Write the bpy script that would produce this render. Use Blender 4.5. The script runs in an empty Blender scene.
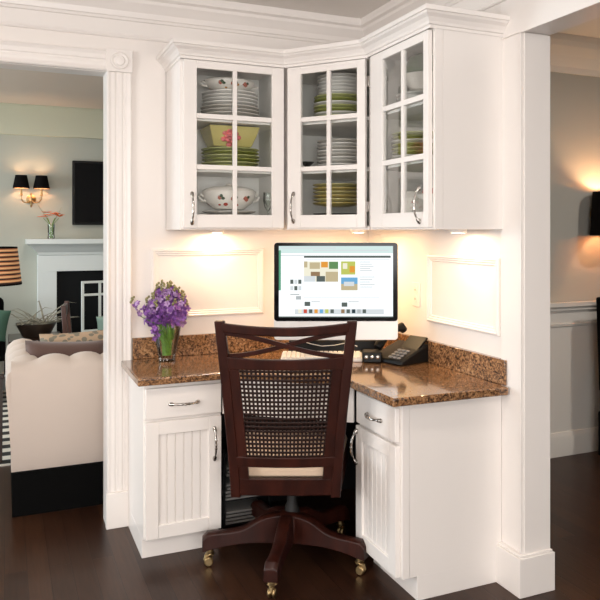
import bpy, bmesh, math, random
from mathutils import Vector, Matrix
R = math.radians
rnd = random.Random(7)
SC = bpy.context.scene
COL = SC.collection

# ------------------------------------------------------------------ materials
def new_mat(name):
    m = bpy.data.materials.new(name); m.use_nodes = True
    nt = m.node_tree
    return m, nt, nt.nodes['Principled BSDF']

def plain(name, col, rough=.5, metal=0., spec=.5, bump=0., bscale=60., var=0., vscale=8., emit=0., sheen=0., coat=0.):
    m, nt, b = new_mat(name)
    b.inputs['Base Color'].default_value = (*col, 1)
    b.inputs['Roughness'].default_value = rough
    b.inputs['Metallic'].default_value = metal
    b.inputs['Specular IOR Level'].default_value = spec
    if coat: b.inputs['Coat Weight'].default_value = coat; b.inputs['Coat Roughness'].default_value = .08
    if sheen: b.inputs['Sheen Weight'].default_value = sheen
    tc = nt.nodes.new('ShaderNodeTexCoord')
    if var:
        n = nt.nodes.new('ShaderNodeTexNoise'); n.inputs['Scale'].default_value = vscale; n.inputs['Detail'].default_value = 4
        nt.links.new(tc.outputs['Object'], n.inputs['Vector'])
        r = nt.nodes.new('ShaderNodeValToRGB')
        r.color_ramp.elements[0].position = .3; r.color_ramp.elements[1].position = .7
        r.color_ramp.elements[0].color = (*[max(0, c * (1 - var)) for c in col], 1)
        r.color_ramp.elements[1].color = (*[min(1, c * (1 + var)) for c in col], 1)
        nt.links.new(n.outputs['Fac'], r.inputs['Fac']); nt.links.new(r.outputs['Color'], b.inputs['Base Color'])
    if bump:
        n = nt.nodes.new('ShaderNodeTexNoise'); n.inputs['Scale'].default_value = bscale; n.inputs['Detail'].default_value = 3
        nt.links.new(tc.outputs['Object'], n.inputs['Vector'])
        bp = nt.nodes.new('ShaderNodeBump'); bp.inputs['Strength'].default_value = bump; bp.inputs['Distance'].default_value = .005
        nt.links.new(n.outputs['Fac'], bp.inputs['Height']); nt.links.new(bp.outputs['Normal'], b.inputs['Normal'])
    if emit:
        b.inputs['Emission Color'].default_value = (*col, 1); b.inputs['Emission Strength'].default_value = emit
    return m

def emitter(name, col, strength):
    m = bpy.data.materials.new(name); m.use_nodes = True
    nt = m.node_tree; nt.nodes.clear()
    e = nt.nodes.new('ShaderNodeEmission'); e.inputs['Color'].default_value = (*col, 1); e.inputs['Strength'].default_value = strength
    o = nt.nodes.new('ShaderNodeOutputMaterial'); nt.links.new(e.outputs[0], o.inputs['Surface'])
    return m

def thin_glass(name, tint=(.95, .97, .96), refl=1.0):
    m = bpy.data.materials.new(name); m.use_nodes = True
    nt = m.node_tree; nt.nodes.clear()
    t = nt.nodes.new('ShaderNodeBsdfTransparent'); t.inputs['Color'].default_value = (*tint, 1)
    g = nt.nodes.new('ShaderNodeBsdfGlossy'); g.inputs['Roughness'].default_value = .02
    f = nt.nodes.new('ShaderNodeFresnel'); f.inputs['IOR'].default_value = 1.45
    mul = nt.nodes.new('ShaderNodeMath'); mul.operation = 'MULTIPLY'; mul.inputs[1].default_value = refl
    mx = nt.nodes.new('ShaderNodeMixShader'); o = nt.nodes.new('ShaderNodeOutputMaterial')
    nt.links.new(f.outputs[0], mul.inputs[0]); nt.links.new(mul.outputs[0], mx.inputs['Fac'])
    nt.links.new(t.outputs[0], mx.inputs[1]); nt.links.new(g.outputs[0], mx.inputs[2]); nt.links.new(mx.outputs[0], o.inputs['Surface'])
    return m

def granite():
    m, nt, b = new_mat('granite')
    tc = nt.nodes.new('ShaderNodeTexCoord')
    v = nt.nodes.new('ShaderNodeTexVoronoi'); v.inputs['Scale'].default_value = 190
    v2 = nt.nodes.new('ShaderNodeTexVoronoi'); v2.inputs['Scale'].default_value = 95
    n = nt.nodes.new('ShaderNodeTexNoise'); n.inputs['Scale'].default_value = 60; n.inputs['Detail'].default_value = 6
    for x in (v, v2, n): nt.links.new(tc.outputs['Object'], x.inputs['Vector'])
    r = nt.nodes.new('ShaderNodeValToRGB'); e = r.color_ramp.elements
    e[0].position = 0.; e[0].color = (.02, .012, .008, 1)
    e[1].position = 1.; e[1].color = (.46, .28, .15, 1)
    for p, c in ((.30, (.035, .02, .013, 1)), (.5, (.13, .065, .033, 1)), (.72, (.33, .165, .07, 1))):
        q = e.new(p); q.color = c
    sep = nt.nodes.new('ShaderNodeSeparateColor'); nt.links.new(v.outputs['Color'], sep.inputs[0])
    sep2 = nt.nodes.new('ShaderNodeSeparateColor'); nt.links.new(v2.outputs['Color'], sep2.inputs[0])
    a = nt.nodes.new('ShaderNodeMath'); a.operation = 'MULTIPLY'; a.inputs[1].default_value = .45
    nt.links.new(sep.outputs[0], a.inputs[0])
    a2 = nt.nodes.new('ShaderNodeMath'); a2.operation = 'MULTIPLY_ADD'; a2.inputs[1].default_value = .3
    nt.links.new(sep2.outputs[1], a2.inputs[0]); nt.links.new(a.outputs[0], a2.inputs[2])
    a3 = nt.nodes.new('ShaderNodeMath'); a3.operation = 'MULTIPLY_ADD'; a3.inputs[1].default_value = .45
    nt.links.new(n.outputs['Fac'], a3.inputs[0]); nt.links.new(a2.outputs[0], a3.inputs[2])
    nt.links.new(a3.outputs[0], r.inputs['Fac']); nt.links.new(r.outputs['Color'], b.inputs['Base Color'])
    b.inputs['Roughness'].default_value = .12
    b.inputs['Coat Weight'].default_value = .4; b.inputs['Coat Roughness'].default_value = .05
    return m

def wood_floor():
    m, nt, b = new_mat('dark_plank_floor')
    tc = nt.nodes.new('ShaderNodeTexCoord')
    mp = nt.nodes.new('ShaderNodeMapping'); mp.inputs['Rotation'].default_value = (0, 0, R(90))
    nt.links.new(tc.outputs['Object'], mp.inputs['Vector'])
    br = nt.nodes.new('ShaderNodeTexBrick'); br.inputs['Scale'].default_value = 1
    br.inputs['Brick Width'].default_value = 1.3; br.inputs['Row Height'].default_value = .085
    br.inputs['Mortar Size'].default_value = .0012; br.inputs['Mortar Smooth'].default_value = .3
    br.inputs['Color1'].default_value = (.024, .0098, .0058, 1); br.inputs['Color2'].default_value = (.046, .0195, .010, 1)
    br.inputs['Mortar'].default_value = (.007, .003, .002, 1)
    nt.links.new(mp.outputs[0], br.inputs['Vector'])
    mp2 = nt.nodes.new('ShaderNodeMapping'); mp2.inputs['Scale'].default_value = (26, 1.6, 1)
    nt.links.new(tc.outputs['Object'], mp2.inputs['Vector'])
    n = nt.nodes.new('ShaderNodeTexNoise'); n.inputs['Scale'].default_value = 3; n.inputs['Detail'].default_value = 6
    nt.links.new(mp2.outputs[0], n.inputs['Vector'])
    mix = nt.nodes.new('ShaderNodeMixRGB'); mix.blend_type = 'OVERLAY'; mix.inputs['Fac'].default_value = .55
    nt.links.new(br.outputs['Color'], mix.inputs[1]); nt.links.new(n.outputs['Fac'], mix.inputs[2])
    nt.links.new(mix.outputs[0], b.inputs['Base Color'])
    b.inputs['Roughness'].default_value = .30; b.inputs['Specular IOR Level'].default_value = .22
    bp = nt.nodes.new('ShaderNodeBump'); bp.inputs['Strength'].default_value = .35; bp.inputs['Distance'].default_value = .002
    ad = nt.nodes.new('ShaderNodeMath'); ad.operation = 'MULTIPLY_ADD'; ad.inputs[1].default_value = .3
    nt.links.new(n.outputs['Fac'], ad.inputs[0]); nt.links.new(br.outputs['Fac'], ad.inputs[2])
    inv = nt.nodes.new('ShaderNodeMath'); inv.operation = 'SUBTRACT'; inv.inputs[0].default_value = 1
    nt.links.new(ad.outputs[0], inv.inputs[1])
    nt.links.new(inv.outputs[0], bp.inputs['Height']); nt.links.new(bp.outputs['Normal'], b.inputs['Normal'])
    return m

def wood(name, c1, c2, rough=.3, scale=(3, 3, 30), coat=.3):
    m, nt, b = new_mat(name)
    tc = nt.nodes.new('ShaderNodeTexCoord')
    mp = nt.nodes.new('ShaderNodeMapping'); mp.inputs['Scale'].default_value = scale
    nt.links.new(tc.outputs['Object'], mp.inputs['Vector'])
    n = nt.nodes.new('ShaderNodeTexNoise'); n.inputs['Scale'].default_value = 2; n.inputs['Detail'].default_value = 5
    nt.links.new(mp.outputs[0], n.inputs['Vector'])
    r = nt.nodes.new('ShaderNodeValToRGB'); r.color_ramp.elements[0].color = (*c1, 1); r.color_ramp.elements[1].color = (*c2, 1)
    r.color_ramp.elements[0].position = .3; r.color_ramp.elements[1].position = .7
    nt.links.new(n.outputs['Fac'], r.inputs['Fac']); nt.links.new(r.outputs['Color'], b.inputs['Base Color'])
    b.inputs['Roughness'].default_value = rough; b.inputs['Coat Weight'].default_value = coat; b.inputs['Coat Roughness'].default_value = .15
    return m

def striped(name, cols, period, axis='Z', rough=.6, emit=0.):
    """hard stripes along one object axis; cols = [(end fraction, colour)]"""
    m, nt, b = new_mat(name)
    tc = nt.nodes.new('ShaderNodeTexCoord'); sx = nt.nodes.new('ShaderNodeSeparateXYZ')
    nt.links.new(tc.outputs['Object'], sx.inputs[0])
    d = nt.nodes.new('ShaderNodeMath'); d.operation = 'DIVIDE'; d.inputs[1].default_value = period
    nt.links.new(sx.outputs[axis], d.inputs[0])
    fr = nt.nodes.new('ShaderNodeMath'); fr.operation = 'FRACT'; nt.links.new(d.outputs[0], fr.inputs[0])
    r = nt.nodes.new('ShaderNodeValToRGB'); r.color_ramp.interpolation = 'CONSTANT'
    e = r.color_ramp.elements
    e[0].position = 0; e[0].color = (*cols[0][1], 1); e[1].position = cols[0][0]; e[1].color = (*cols[1][1], 1)
    for k in range(2, len(cols)):
        q = e.new(cols[k - 1][0]); q.color = (*cols[k][1], 1)
    nt.links.new(fr.outputs[0], r.inputs['Fac']); nt.links.new(r.outputs['Color'], b.inputs['Base Color'])
    b.inputs['Roughness'].default_value = rough
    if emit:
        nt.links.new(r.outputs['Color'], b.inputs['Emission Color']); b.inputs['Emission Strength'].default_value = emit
    return m

def spotted(name, base, spots, scale=18, thr=.32, rough=.25):
    """glazed china with scattered painted spots"""
    m, nt, b = new_mat(name)
    tc = nt.nodes.new('ShaderNodeTexCoord'); v = nt.nodes.new('ShaderNodeTexVoronoi'); v.inputs['Scale'].default_value = scale
    nt.links.new(tc.outputs['Object'], v.inputs['Vector'])
    r = nt.nodes.new('ShaderNodeValToRGB'); r.color_ramp.interpolation = 'CONSTANT'
    e = r.color_ramp.elements; e[0].color = (*spots, 1); e[1].position = thr; e[1].color = (*base, 1)
    nt.links.new(v.outputs['Distance'], r.inputs['Fac']); nt.links.new(r.outputs['Color'], b.inputs['Base Color'])
    b.inputs['Roughness'].default_value = rough
    return m

M = {}
M['wall'] = plain('kitchen_wall_paint', (.835, .785, .745), .55, bump=.04, bscale=150)
M['trim'] = plain('trim_paint', (.85, .805, .77), .32)
M['cab'] = plain('cabinet_paint', (.85, .805, .77), .3)
M['cabin'] = plain('cabinet_interior_paint', (.86, .845, .81), .5)
M['ceil'] = plain('kitchen_ceiling_paint', (.83, .79, .75), .8)
M['floor'] = wood_floor()
M['granite'] = granite()
M['glass'] = thin_glass('cabinet_pane_glass', (.99, .995, .99), .35)
M['vase'] = thin_glass('clear_vase_glass', (.95, .97, .96), .9)
M['pewter'] = plain('polished_pewter', (.45, .42, .39), .22, 1.)
M['brass'] = plain('aged_brass', (.42, .30, .15), .35, 1.)
M['mahog'] = wood('dark_mahogany', (.018, .004, .0024), (.042, .009, .0048), .42, (14, 14, 2.2), .0)
M['mahog'].node_tree.nodes['Principled BSDF'].inputs['Specular IOR Level'].default_value = .3
M['cane'] = plain('stained_cane', (.016, .005, .003), .55, spec=.3)
M['cushion'] = plain('cream_seat_fabric', (.88, .66, .48), .85, bump=.2, bscale=400)
M['dark'] = plain('black_knee_hole_lining', (.006, .005, .005), .6)  # black of the panels that darken the knee hole, and of the chair stem
M['alu'] = plain('silver_computer_shell', (.80, .80, .80), .32, .15)
M['blackglass'] = plain('black_glass', (.003, .003, .004), .12, spec=.2)
M['blackplast'] = plain('black_plastic', (.005, .005, .005), .45, spec=.25)
M['whiteplast'] = plain('white_plastic', (.8, .77, .73), .35)
M['china'] = plain('white_china', (.82, .80, .77), .18)
M['greyplate'] = plain('grey_glazed_stoneware', (.60, .57, .52), .2)
M['green'] = plain('olive_green_glaze', (.30, .33, .07), .22)
M['greenrim'] = plain('pale_green_glaze', (.48, .50, .20), .22)
M['yellow'] = plain('mustard_yellow_glaze', (.52, .40, .10), .3)
M['bowl'] = plain('pale_olive_glaze', (.54, .48, .18), .25)
M['rose'] = plain('pink_ceramic_rose', (.62, .13, .14), .4, var=.5, vscale=60)
M['leafdark'] = plain('dark_green_glaze', (.03, .07, .025), .3)
M['floral'] = spotted('strawberry_painted_china', (.82, .79, .74), (.42, .07, .05), 16, .17)
M['floral2'] = spotted('flower_painted_china', (.80, .77, .72), (.5, .24, .08), 18, .17)
M['red2'] = plain('painted_russet', (.36, .10, .06), .35)
M['red'] = plain('red_glaze', (.6, .05, .03), .3)
M['stem'] = plain('fresh_green_stem', (.13, .27, .03), .5, var=.3, vscale=60)
M['petal'] = plain('violet_petal', (.24, .09, .36), .6, var=.45, vscale=45)
M['petal2'] = plain('pale_lilac_petal', (.42, .26, .50), .6, var=.3, vscale=45)
M['bud'] = plain('olive_flower_bud', (.23, .22, .09), .6, var=.3, vscale=60)
M['farwall'] = plain('sage_green_wall_paint', (.47, .475, .41), .7, bump=.03, bscale=150)
M['frieze'] = plain('cream_frieze_paint', (.60, .59, .45), .6)
M['farceil'] = plain('tan_ceiling_paint', (.80, .66, .55), .8)
M['mantel'] = plain('mantel_paint', (.78, .82, .80), .35)
M['firebox'] = plain('black_firebox', (.003, .004, .005), .6, spec=.2)
M['sofa'] = plain('ivory_upholstery', (.62, .53, .465), .9, bump=.15, bscale=350, sheen=.2)
M['brownfab'] = plain('brown_velvet', (.11, .06, .048), .8, sheen=.4, bump=.2, bscale=80)
M['pattfab'] = spotted('patterned_cushion_fabric', (.50, .36, .24), (.22, .20, .15), 30, .45, .8)
M['tealfab'] = plain('teal_cushion_fabric', (.26, .38, .33), .85)
M['greenfab'] = plain('green_cushion_fabric', (.05, .12, .085), .85)
M['blackfab'] = plain('black_upholstery', (.004, .004, .004), .95, spec=.05)  # black chair fabric, also the shade block under the sofa
M['piping'] = plain('grey_piping', (.25, .24, .23), .6)
M['planter'] = plain('dark_bronze_bowl', (.035, .022, .015), .4, var=.3)
M['airplant'] = plain('grey_green_air_plant', (.30, .29, .23), .7, var=.4, vscale=20)
M['shadeblack'] = plain('black_lamp_shade', (.006, .005, .005), .9, spec=.1)
M['shadeinner'] = plain('gold_shade_lining', (.75, .50, .28), .5)
M['bulb'] = emitter('warm_bulb', (1, .74, .46), 6)
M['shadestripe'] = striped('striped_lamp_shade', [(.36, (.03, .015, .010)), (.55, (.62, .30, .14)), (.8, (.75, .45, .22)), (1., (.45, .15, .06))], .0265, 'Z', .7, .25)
M['rug'] = striped('black_white_striped_rug', [(.5, (.02, .02, .02)), (1., (.72, .69, .62))], .17, 'Y', .95)
M['darkwood'] = wood('dark_walnut', (.018, .008, .005), (.04, .018, .01), .35, (14, 14, 3))
M['redwood'] = wood('reddish_brown_wood', (.06, .022, .016), (.11, .045, .03), .35, (14, 14, 3))
M['orange'] = plain('orange_lily_petal', (.70, .13, .03), .6, var=.35, vscale=30)
M['dinwall'] = plain('warm_grey_wall_paint', (.42, .41, .37), .7, bump=.03, bscale=150)
M['dintrim'] = plain('dining_trim_paint', (.74, .71, .66), .35)
M['paper'] = plain('grey_paper', (.22, .21, .20), .8)
M['screen'] = emitter('lit_screen_white', (.93, .98, 1.0), 1.02)
M['lens'] = emitter('ceiling_lamp_lens', (1, .9, .78), 6)  # glow of the added ceiling lamps
M['puck'] = emitter('under_cabinet_lamp_lens', (1, .82, .58), 14)
def scr(name, col, k=1.): M[name] = emitter('screen_' + name, col, k)
scr('s_bar', (.60, .74, .72)); scr('s_tab', (.10, .12, .11)); scr('s_grey', (.62, .66, .68)); scr('s_text', (.42, .45, .46))
scr('s_tan', (.50, .42, .26)); scr('s_green', (.12, .25, .10)); scr('s_lime', (.48, .52, .12)); scr('s_blue', (.15, .38, .62))
scr('s_brown', (.28, .18, .10)); scr('s_dark', (.03, .05, .06)); scr('s_red', (.55, .08, .05)); scr('s_orange', (.7, .3, .05)); scr('s_edge', (.10, .33, .20))
scr('s_pale', (.80, .77, .62))

# ------------------------------------------------------------------ mesh builder
class MB:
    def __init__(s): s.bm = bmesh.new()
    def box(s, x0, x1, y0, y1, z0, z1, T=None):
        vs = [s.bm.verts.new((x, y, z)) for z in (z0, z1) for x, y in ((x0, y0), (x1, y0), (x1, y1), (x0, y1))]
        for f in ((0, 3, 2, 1), (4, 5, 6, 7), (0, 1, 5, 4), (1, 2, 6, 5), (2, 3, 7, 6), (3, 0, 4, 7)):
            s.bm.faces.new([vs[i] for i in f])
        if T: bmesh.ops.transform(s.bm, matrix=T, verts=vs)
        return s
    def prism(s, poly, z0, z1, T=None):
        a = [s.bm.verts.new((x, y, z0)) for x, y in poly]; b = [s.bm.verts.new((x, y, z1)) for x, y in poly]
        n = len(poly); s.bm.faces.new(a[::-1]); s.bm.faces.new(b)
        for i in range(n): s.bm.faces.new((a[i], a[(i + 1) % n], b[(i + 1) % n], b[i]))
        if T: bmesh.ops.transform(s.bm, matrix=T, verts=a + b)
        return s
    def rings(s, *a, **k): s._rings(*a, **k); return s
    def _rings(s, rings, cap=True, closed=True):
        vr = [[s.bm.verts.new(p) for p in r] for r in rings]
        n = len(vr[0])
        for a, b in zip(vr, vr[1:]):
            for i in range(n if closed else n - 1):
                s.bm.faces.new((a[i], a[(i + 1) % n], b[(i + 1) % n], b[i]))
        if cap and closed:
            s.bm.faces.new(vr[0][::-1]); s.bm.faces.new(vr[-1])
        return [v for r in vr for v in r]
    def lathe(s, prof, n=24, T=None, sx=1., sy=1., cap=True):
        rs = [[(max(r, 1e-5) * math.cos(2 * math.pi * k / n) * sx, max(r, 1e-5) * math.sin(2 * math.pi * k / n) * sy, z) for k in range(n)] for r, z in prof]
        vs = s._rings(rs, cap)
        if T: bmesh.ops.transform(s.bm, matrix=T, verts=vs)
        return s
    def tube(s, pts, rad, n=10, flat=1.):
        pts = [Vector(p) for p in pts]; N = len(pts)
        rads = rad if isinstance(rad, (list, tuple)) else [rad] * N
        rs = []; up = None
        for i, p in enumerate(pts):
            t = (pts[min(i + 1, N - 1)] - pts[max(i - 1, 0)]).normalized()
            if up is None:
                up = Vector((0, 0, 1)) if abs(t.z) < .9 else Vector((1, 0, 0))
            a = t.cross(up)
            if a.length < 1e-5: a = t.cross(Vector((0, 1, 0)))
            a.normalize(); b = a.cross(t).normalized(); up = b
            rs.append([tuple(p + (a * math.cos(q) + b * math.sin(q) * flat) * rads[i]) for q in [2 * math.pi * k / n for k in range(n)]])
        s.rings(rs); return s
    def sweep(s, path, prof, closed=False, T=None):
        """path in the xy plane; prof (o, z): o to the LEFT of the travel direction"""
        P = [Vector(p) for p in path]; n = len(P); rs = []
        for i in range(n):
            d1 = (P[i] - P[i - 1]).normalized() if (i > 0 or closed) else None
            d2 = (P[(i + 1) % n] - P[i]).normalized() if (i < n - 1 or closed) else None
            d1 = d1 or d2; d2 = d2 or d1
            n1 = Vector((-d1.y, d1.x)); n2 = Vector((-d2.y, d2.x)); m = (n1 + n2)
            m = m.normalized(); m = m / max(.2, m.dot(n1))
            rs.append([(P[i].x + m.x * o, P[i].y + m.y * o, z) for o, z in prof])
        if closed: rs.append(rs[0])
        vs = s._rings(rs, cap=not closed)
        if closed: bmesh.ops.remove_doubles(s.bm, verts=vs, dist=1e-6); vs = [v for v in vs if v.is_valid]
        if T: bmesh.ops.transform(s.bm, matrix=T, verts=vs)
        return s
    def blob(s, c, r, seg=10, T=None, sub=2):
        res = bmesh.ops.create_icosphere(s.bm, subdivisions=sub, radius=1)
        rr = r if isinstance(r, (tuple, list)) else (r, r, r)
        for v in res['verts']: v.co = Vector((v.co.x * rr[0] + c[0], v.co.y * rr[1] + c[1], v.co.z * rr[2] + c[2]))
        if T: bmesh.ops.transform(s.bm, matrix=T, verts=res['verts'])
        return s
    def build(s, name, mat, parent=None, bevel=0., smooth=True, T=None, loc=None, ang=32, seg=2):
        if T: bmesh.ops.transform(s.bm, matrix=T, verts=s.bm.verts)
        bmesh.ops.recalc_face_normals(s.bm, faces=s.bm.faces)
        if smooth:
            for f in s.bm.faces: f.smooth = True
            for e in s.bm.edges:
                if len(e.link_faces) == 2 and e.calc_face_angle(0) > R(ang): e.smooth = False
        me = bpy.data.meshes.new(name); s.bm.to_mesh(me); s.bm.free()
        if not isinstance(mat, (list, tuple)): mat = [mat]
        for x in mat: me.materials.append(x)
        o = bpy.data.objects.new(name, me); COL.objects.link(o)
        if parent: o.parent = parent
        if loc: o.location = loc
        if bevel:
            md = o.modifiers.new('bevel', 'BEVEL'); md.width = bevel; md.segments = seg; md.limit_method = 'ANGLE'; md.angle_limit = R(40)
        return o

def tag(o, label=None, cat=None, group=None, kind=None):
    if label: o['label'] = label
    if cat: o['category'] = cat
    if group: o['group'] = group
    if kind: o['kind'] = kind
    return o
def thing(name, label, cat, loc=(0, 0, 0), rz=0., group=None):
    o = bpy.data.objects.new(name, None); COL.objects.link(o); o.empty_display_size = .05
    o.location = loc; o.rotation_euler = (0, 0, rz)
    return tag(o, label, cat, group)
def struct(o): return tag(o, kind='structure')
def copy_tree(o, parent=None):
    c = o.copy(); COL.objects.link(c)
    if parent: c.parent = parent
    for ch in [x for x in bpy.data.objects if x.parent == o]: copy_tree(ch, c)
    return c
def B(*a): return MB().box(*a)
ORD = ['topmost', 'second from the top', 'third from the top', 'fourth from the top', 'fifth from the top', 'sixth from the top',
       'seventh from the top', 'eighth from the top', 'ninth from the top', 'tenth from the top']

# ------------------------------------------------------------------ key dimensions (metres)
W, BK = 1.815, 3.576            # right wall plane x, back wall plane y
CT, TH = .782, .032             # desk top height and thickness
KC, LC, DC = 2.52, 2.61, 2.59   # ceilings: kitchen, living room, dining room
WT = .115                        # wall thickness
XL0, YR0 = -2.8, -2.4           # kitchen left wall, rear wall
OPH = 2.138                      # cased opening height

# ------------------------------------------------------------------ room shell
struct(B(-4.2, 6.4, YR0 - .3, 8.0, -.08, 0).build('floor', M['floor']))
# back wall between kitchen/dining and living room
m = MB()
m.box(.446, 6.2, BK, BK + WT, 0, 2.75); m.box(-4.0, -1.7, BK, BK + WT, 0, 2.75); m.box(-1.7, .446, BK, BK + WT, OPH + .012, 2.75)
# one wall, two paints: kitchen side and dining side have their own skins
struct(m.build('wall_back', M['wall']))
struct(B(W + WT, 6.1, BK - .006, BK, 0, DC).build('wall_dining_back', M['dinwall']))
m = MB()
m.box(W, W + WT, 2.256, BK, 0, 2.75); m.box(W, W + WT, YR0, .35, 0, 2.75); m.box(W, W + WT, .35, 2.256, 2.162, 2.75)
struct(m.build('wall_right', M['wall']))
struct(B(6.1, 6.2, YR0, BK, 0, 2.75).build('wall_dining_right', M['dinwall']))
# kitchen left wall with an opening added to let in light
m = MB(); x0, x1 = XL0 - .12, XL0
m.box(x0, x1, YR0, -.6, 0, 2.75); m.box(x0, x1, 1.6, BK, 0, 2.75); m.box(x0, x1, -.6, 1.6, 0, .85); m.box(x0, x1, -.6, 1.6, 2.15, 2.75)
struct(m.build('wall_left', M['wall']))
m = MB(); y0, y1 = YR0 - .12, YR0
m.box(XL0 - .12, -1.6, y0, y1, 0, 2.75); m.box(1.0, 6.2, y0, y1, 0, 2.75); m.box(-1.6, 1.0, y0, y1, 0, .85); m.box(-1.6, 1.0, y0, y1, 2.2, 2.75)  # rear wall opening added to let in light
struct(m.build('wall_rear', M['wall']))
struct(B(XL0, W, YR0, BK, KC, KC + .06).build('ceiling', M['ceil']))
struct(B(W + WT, 6.1, YR0, BK, DC, DC + .06).build('ceiling_dining', M['ceil']))
struct(B(-4.0, 6.2, BK + WT, 7.7, LC, LC + .06).build('ceiling_living', M['farceil']))
struct(B(-4.1, 6.2, 7.7, 7.82, 0, 2.75).build('wall_living_far', M['farwall']))
struct(B(6.1, 6.2, BK + WT, 7.7, 0, 2.75).build('wall_living_right', M['farwall']))
m = MB(); x0, x1 = -4.1, -4.0
m.box(x0, x1, BK + WT, 4.6, 0, 2.75); m.box(x0, x1, 6.9, 7.7, 0, 2.75); m.box(x0, x1, 4.6, 6.9, 0, .7); m.box(x0, x1, 4.6, 6.9, 2.2, 2.75)
struct(m.build('wall_living_left', M['farwall']))

def unseen_window(idx, cx, cy, w, z0, z1, rz):
    fr = MB(); g = MB()
    for a, b in ((-w / 2, -w / 2 + .06), (w / 2 - .06, w / 2), (-.03, .03)): fr.box(a, b, -.03, .03, z0, z1)
    for a, b in ((z0, z0 + .06), (z1 - .06, z1), ((z0 + z1) / 2 - .02, (z0 + z1) / 2 + .02)): fr.box(-w / 2, w / 2, -.03, .03, a, b)
    o = struct(fr.build('window_%d' % idx, M['trim'])); o.location = (cx, cy, 0); o.rotation_euler = (0, 0, rz)
    g.box(-w / 2, w / 2, -.003, .003, z0, z1).build('window_pane', M['glass'], o)
unseen_window(1, XL0 - .06, .5, 2.2, .85, 2.15, R(90))  # added kitchen window on the left, there to light the room
unseen_window(2, -.3, YR0 - .06, 2.6, .85, 2.2, 0)  # added kitchen window behind the camera, there to light the room
unseen_window(3, -4.05, 5.75, 2.3, .7, 2.2, R(90))

# matrices that stand a flat drawing (u right, v up, w out of the wall) on a wall
T_BACK = lambda x, y: Matrix(((1, 0, 0, x), (0, 0, -1, y), (0, 1, 0, 0), (0, 0, 0, 1)))
T_RIGHT = lambda x, y: Matrix(((0, 0, -1, x), (-1, 0, 0, y), (0, 1, 0, 0), (0, 0, 0, 1)))

# wall crowns (kitchen): back wall, corner, right wall
crown = [(0, 2.305), (.012, 2.305), (.016, 2.312), (.012, 2.322), (.012, 2.385), (.020, 2.388), (.024, 2.398), (.030, 2.402), (.036, 2.425), (.056, 2.452), (.066, 2.462), (.070, 2.476), (.086, 2.484), (.090, 2.496), (.090, 2.519), (0, 2.519)]
# travel so that LEFT is into the room: along -x on the back wall is left = -y
struct(MB().sweep([(W, .2), (W, BK), (XL0, BK)], crown).build('trim_1', M['trim'], ang=14))
dcrown = [(0, 2.375), (.015, 2.375), (.02, 2.41), (.03, 2.425), (.05, 2.47), (.09, 2.52), (.1, 2.55), (.1, 2.589), (0, 2.589)]
struct(MB().sweep([(6.1, BK - .006), (W + WT, BK - .006), (W + WT, 2.3)], dcrown).build('trim_2', M['dintrim'], ang=14))
struct(MB().sweep([(6.1, 7.7), (-4.0, 7.7)], [(0, 2.318), (.05, 2.318), (.05, 2.60), (.075, 2.60), (.075, 2.609), (0, 2.609)]).build('trim_3', M['frieze'], ang=14))

# cased opening to the living room: fluted leg, plinth block, corner rosette, head
def casing_prof(w=.12, t=.024):
    if w < .10:
        return [(0, 0), (0, t), (.006, t + .004), (.014, t), (.022, t - .003), (.040, t - .003), (.044, t - .008), (.052, t - .008), (.056, t - .003), (w - .02, t - .003), (w - .014, t), (w - .006, t + .004), (w, t), (w, 0)]
    return [(0, 0), (0, t), (.006, t + .004), (.014, t), (.02, t - .003), (.036, t - .003), (.04, t - .007), (.048, t - .007), (.052, t - .003),
            (.068, t - .003), (.072, t - .007), (.080, t - .007), (.084, t - .003), (w - .02, t - .003), (w - .014, t), (w - .006, t + .004), (w, t), (w, 0)]
T = T_BACK(0, BK)
cp = casing_prof()
leg = MB()
leg.rings([[(.437 + o, v, wv) for o, wv in casing_prof(.113)] for v in (.165, 2.138)])
leg.box(.433, .553, 0, .165, 0, .036)
leg.build('trim_4', M['trim'], T=T, bevel=.002, ang=18); struct(bpy.data.objects['trim_4'])
blk = MB(); blk.box(.433, .553, 2.138, 2.243, 0, .032)
blk.lathe([(0, .032), (.040, .032), (.042, .036), (.038, .042), (.030, .038), (.025, .036), (.021, .043), (.0, .046)], 28, Matrix.Translation((.493, 2.190, 0)))
struct(blk.build('trim_5', M['trim'], T=T, bevel=.002))
cph = casing_prof(.096)
hd = MB(); hd.rings([[(u, 2.140 + o, wv) for o, wv in cph] for u in (-1.7, .433)])
struct(hd.build('trim_6', M['trim'], T=T, ang=18))
jm = MB(); jm.box(.437, .446, BK + .001, BK + WT, 0, OPH + .012); jm.box(-1.7, .437, BK + .001, BK + WT, OPH, OPH + .012)
struct(jm.build('trim_7', M['trim']))

# cased opening to the dining room (right wall): flat leg with bead, jamb, plinth, head, soffit
m = MB()
m.box(W - .012, W, 2.264, 2.384, .157, 2.158)
m.box(W - .0125, W, .35, 2.384, 2.158, 2.30)
m.box(W - .018, W, 2.254, 2.264, .157, 2.148); m.box(W - .018, W, .35, 2.264, 2.1485, 2.1575)
m.box(W - .005, W + WT + .004, 2.2475, 2.2535, .157, 2.148)
m.box(W - .005, W + WT + .004, .35, 2.2535, 2.152, 2.1615)
m.box(W - .022, W - .0126, 2.250, 2.384, 2.150, 2.156)
struct(m.build('trim_8', M['trim'], bevel=.0012))
xa, xb = W - .040, W + WT + .014
m = MB(); m.prism([(xa, 2.232), (xb, 2.232), (xb, 2.37), (W + WT + .0005, 2.37), (W + WT + .0005, 2.2555), (W - .0005, 2.2555), (W - .0005, 2.396), (xa, 2.396)], 0, .148)
m.prism([(xa + .010, 2.239), (xb - .006, 2.239), (xb - .006, 2.365), (W + WT + .0005, 2.365), (W + WT + .0005, 2.2555), (W - .0005, 2.2555), (W - .0005, 2.390), (xa + .010, 2.390)], .1482, .157)
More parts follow.
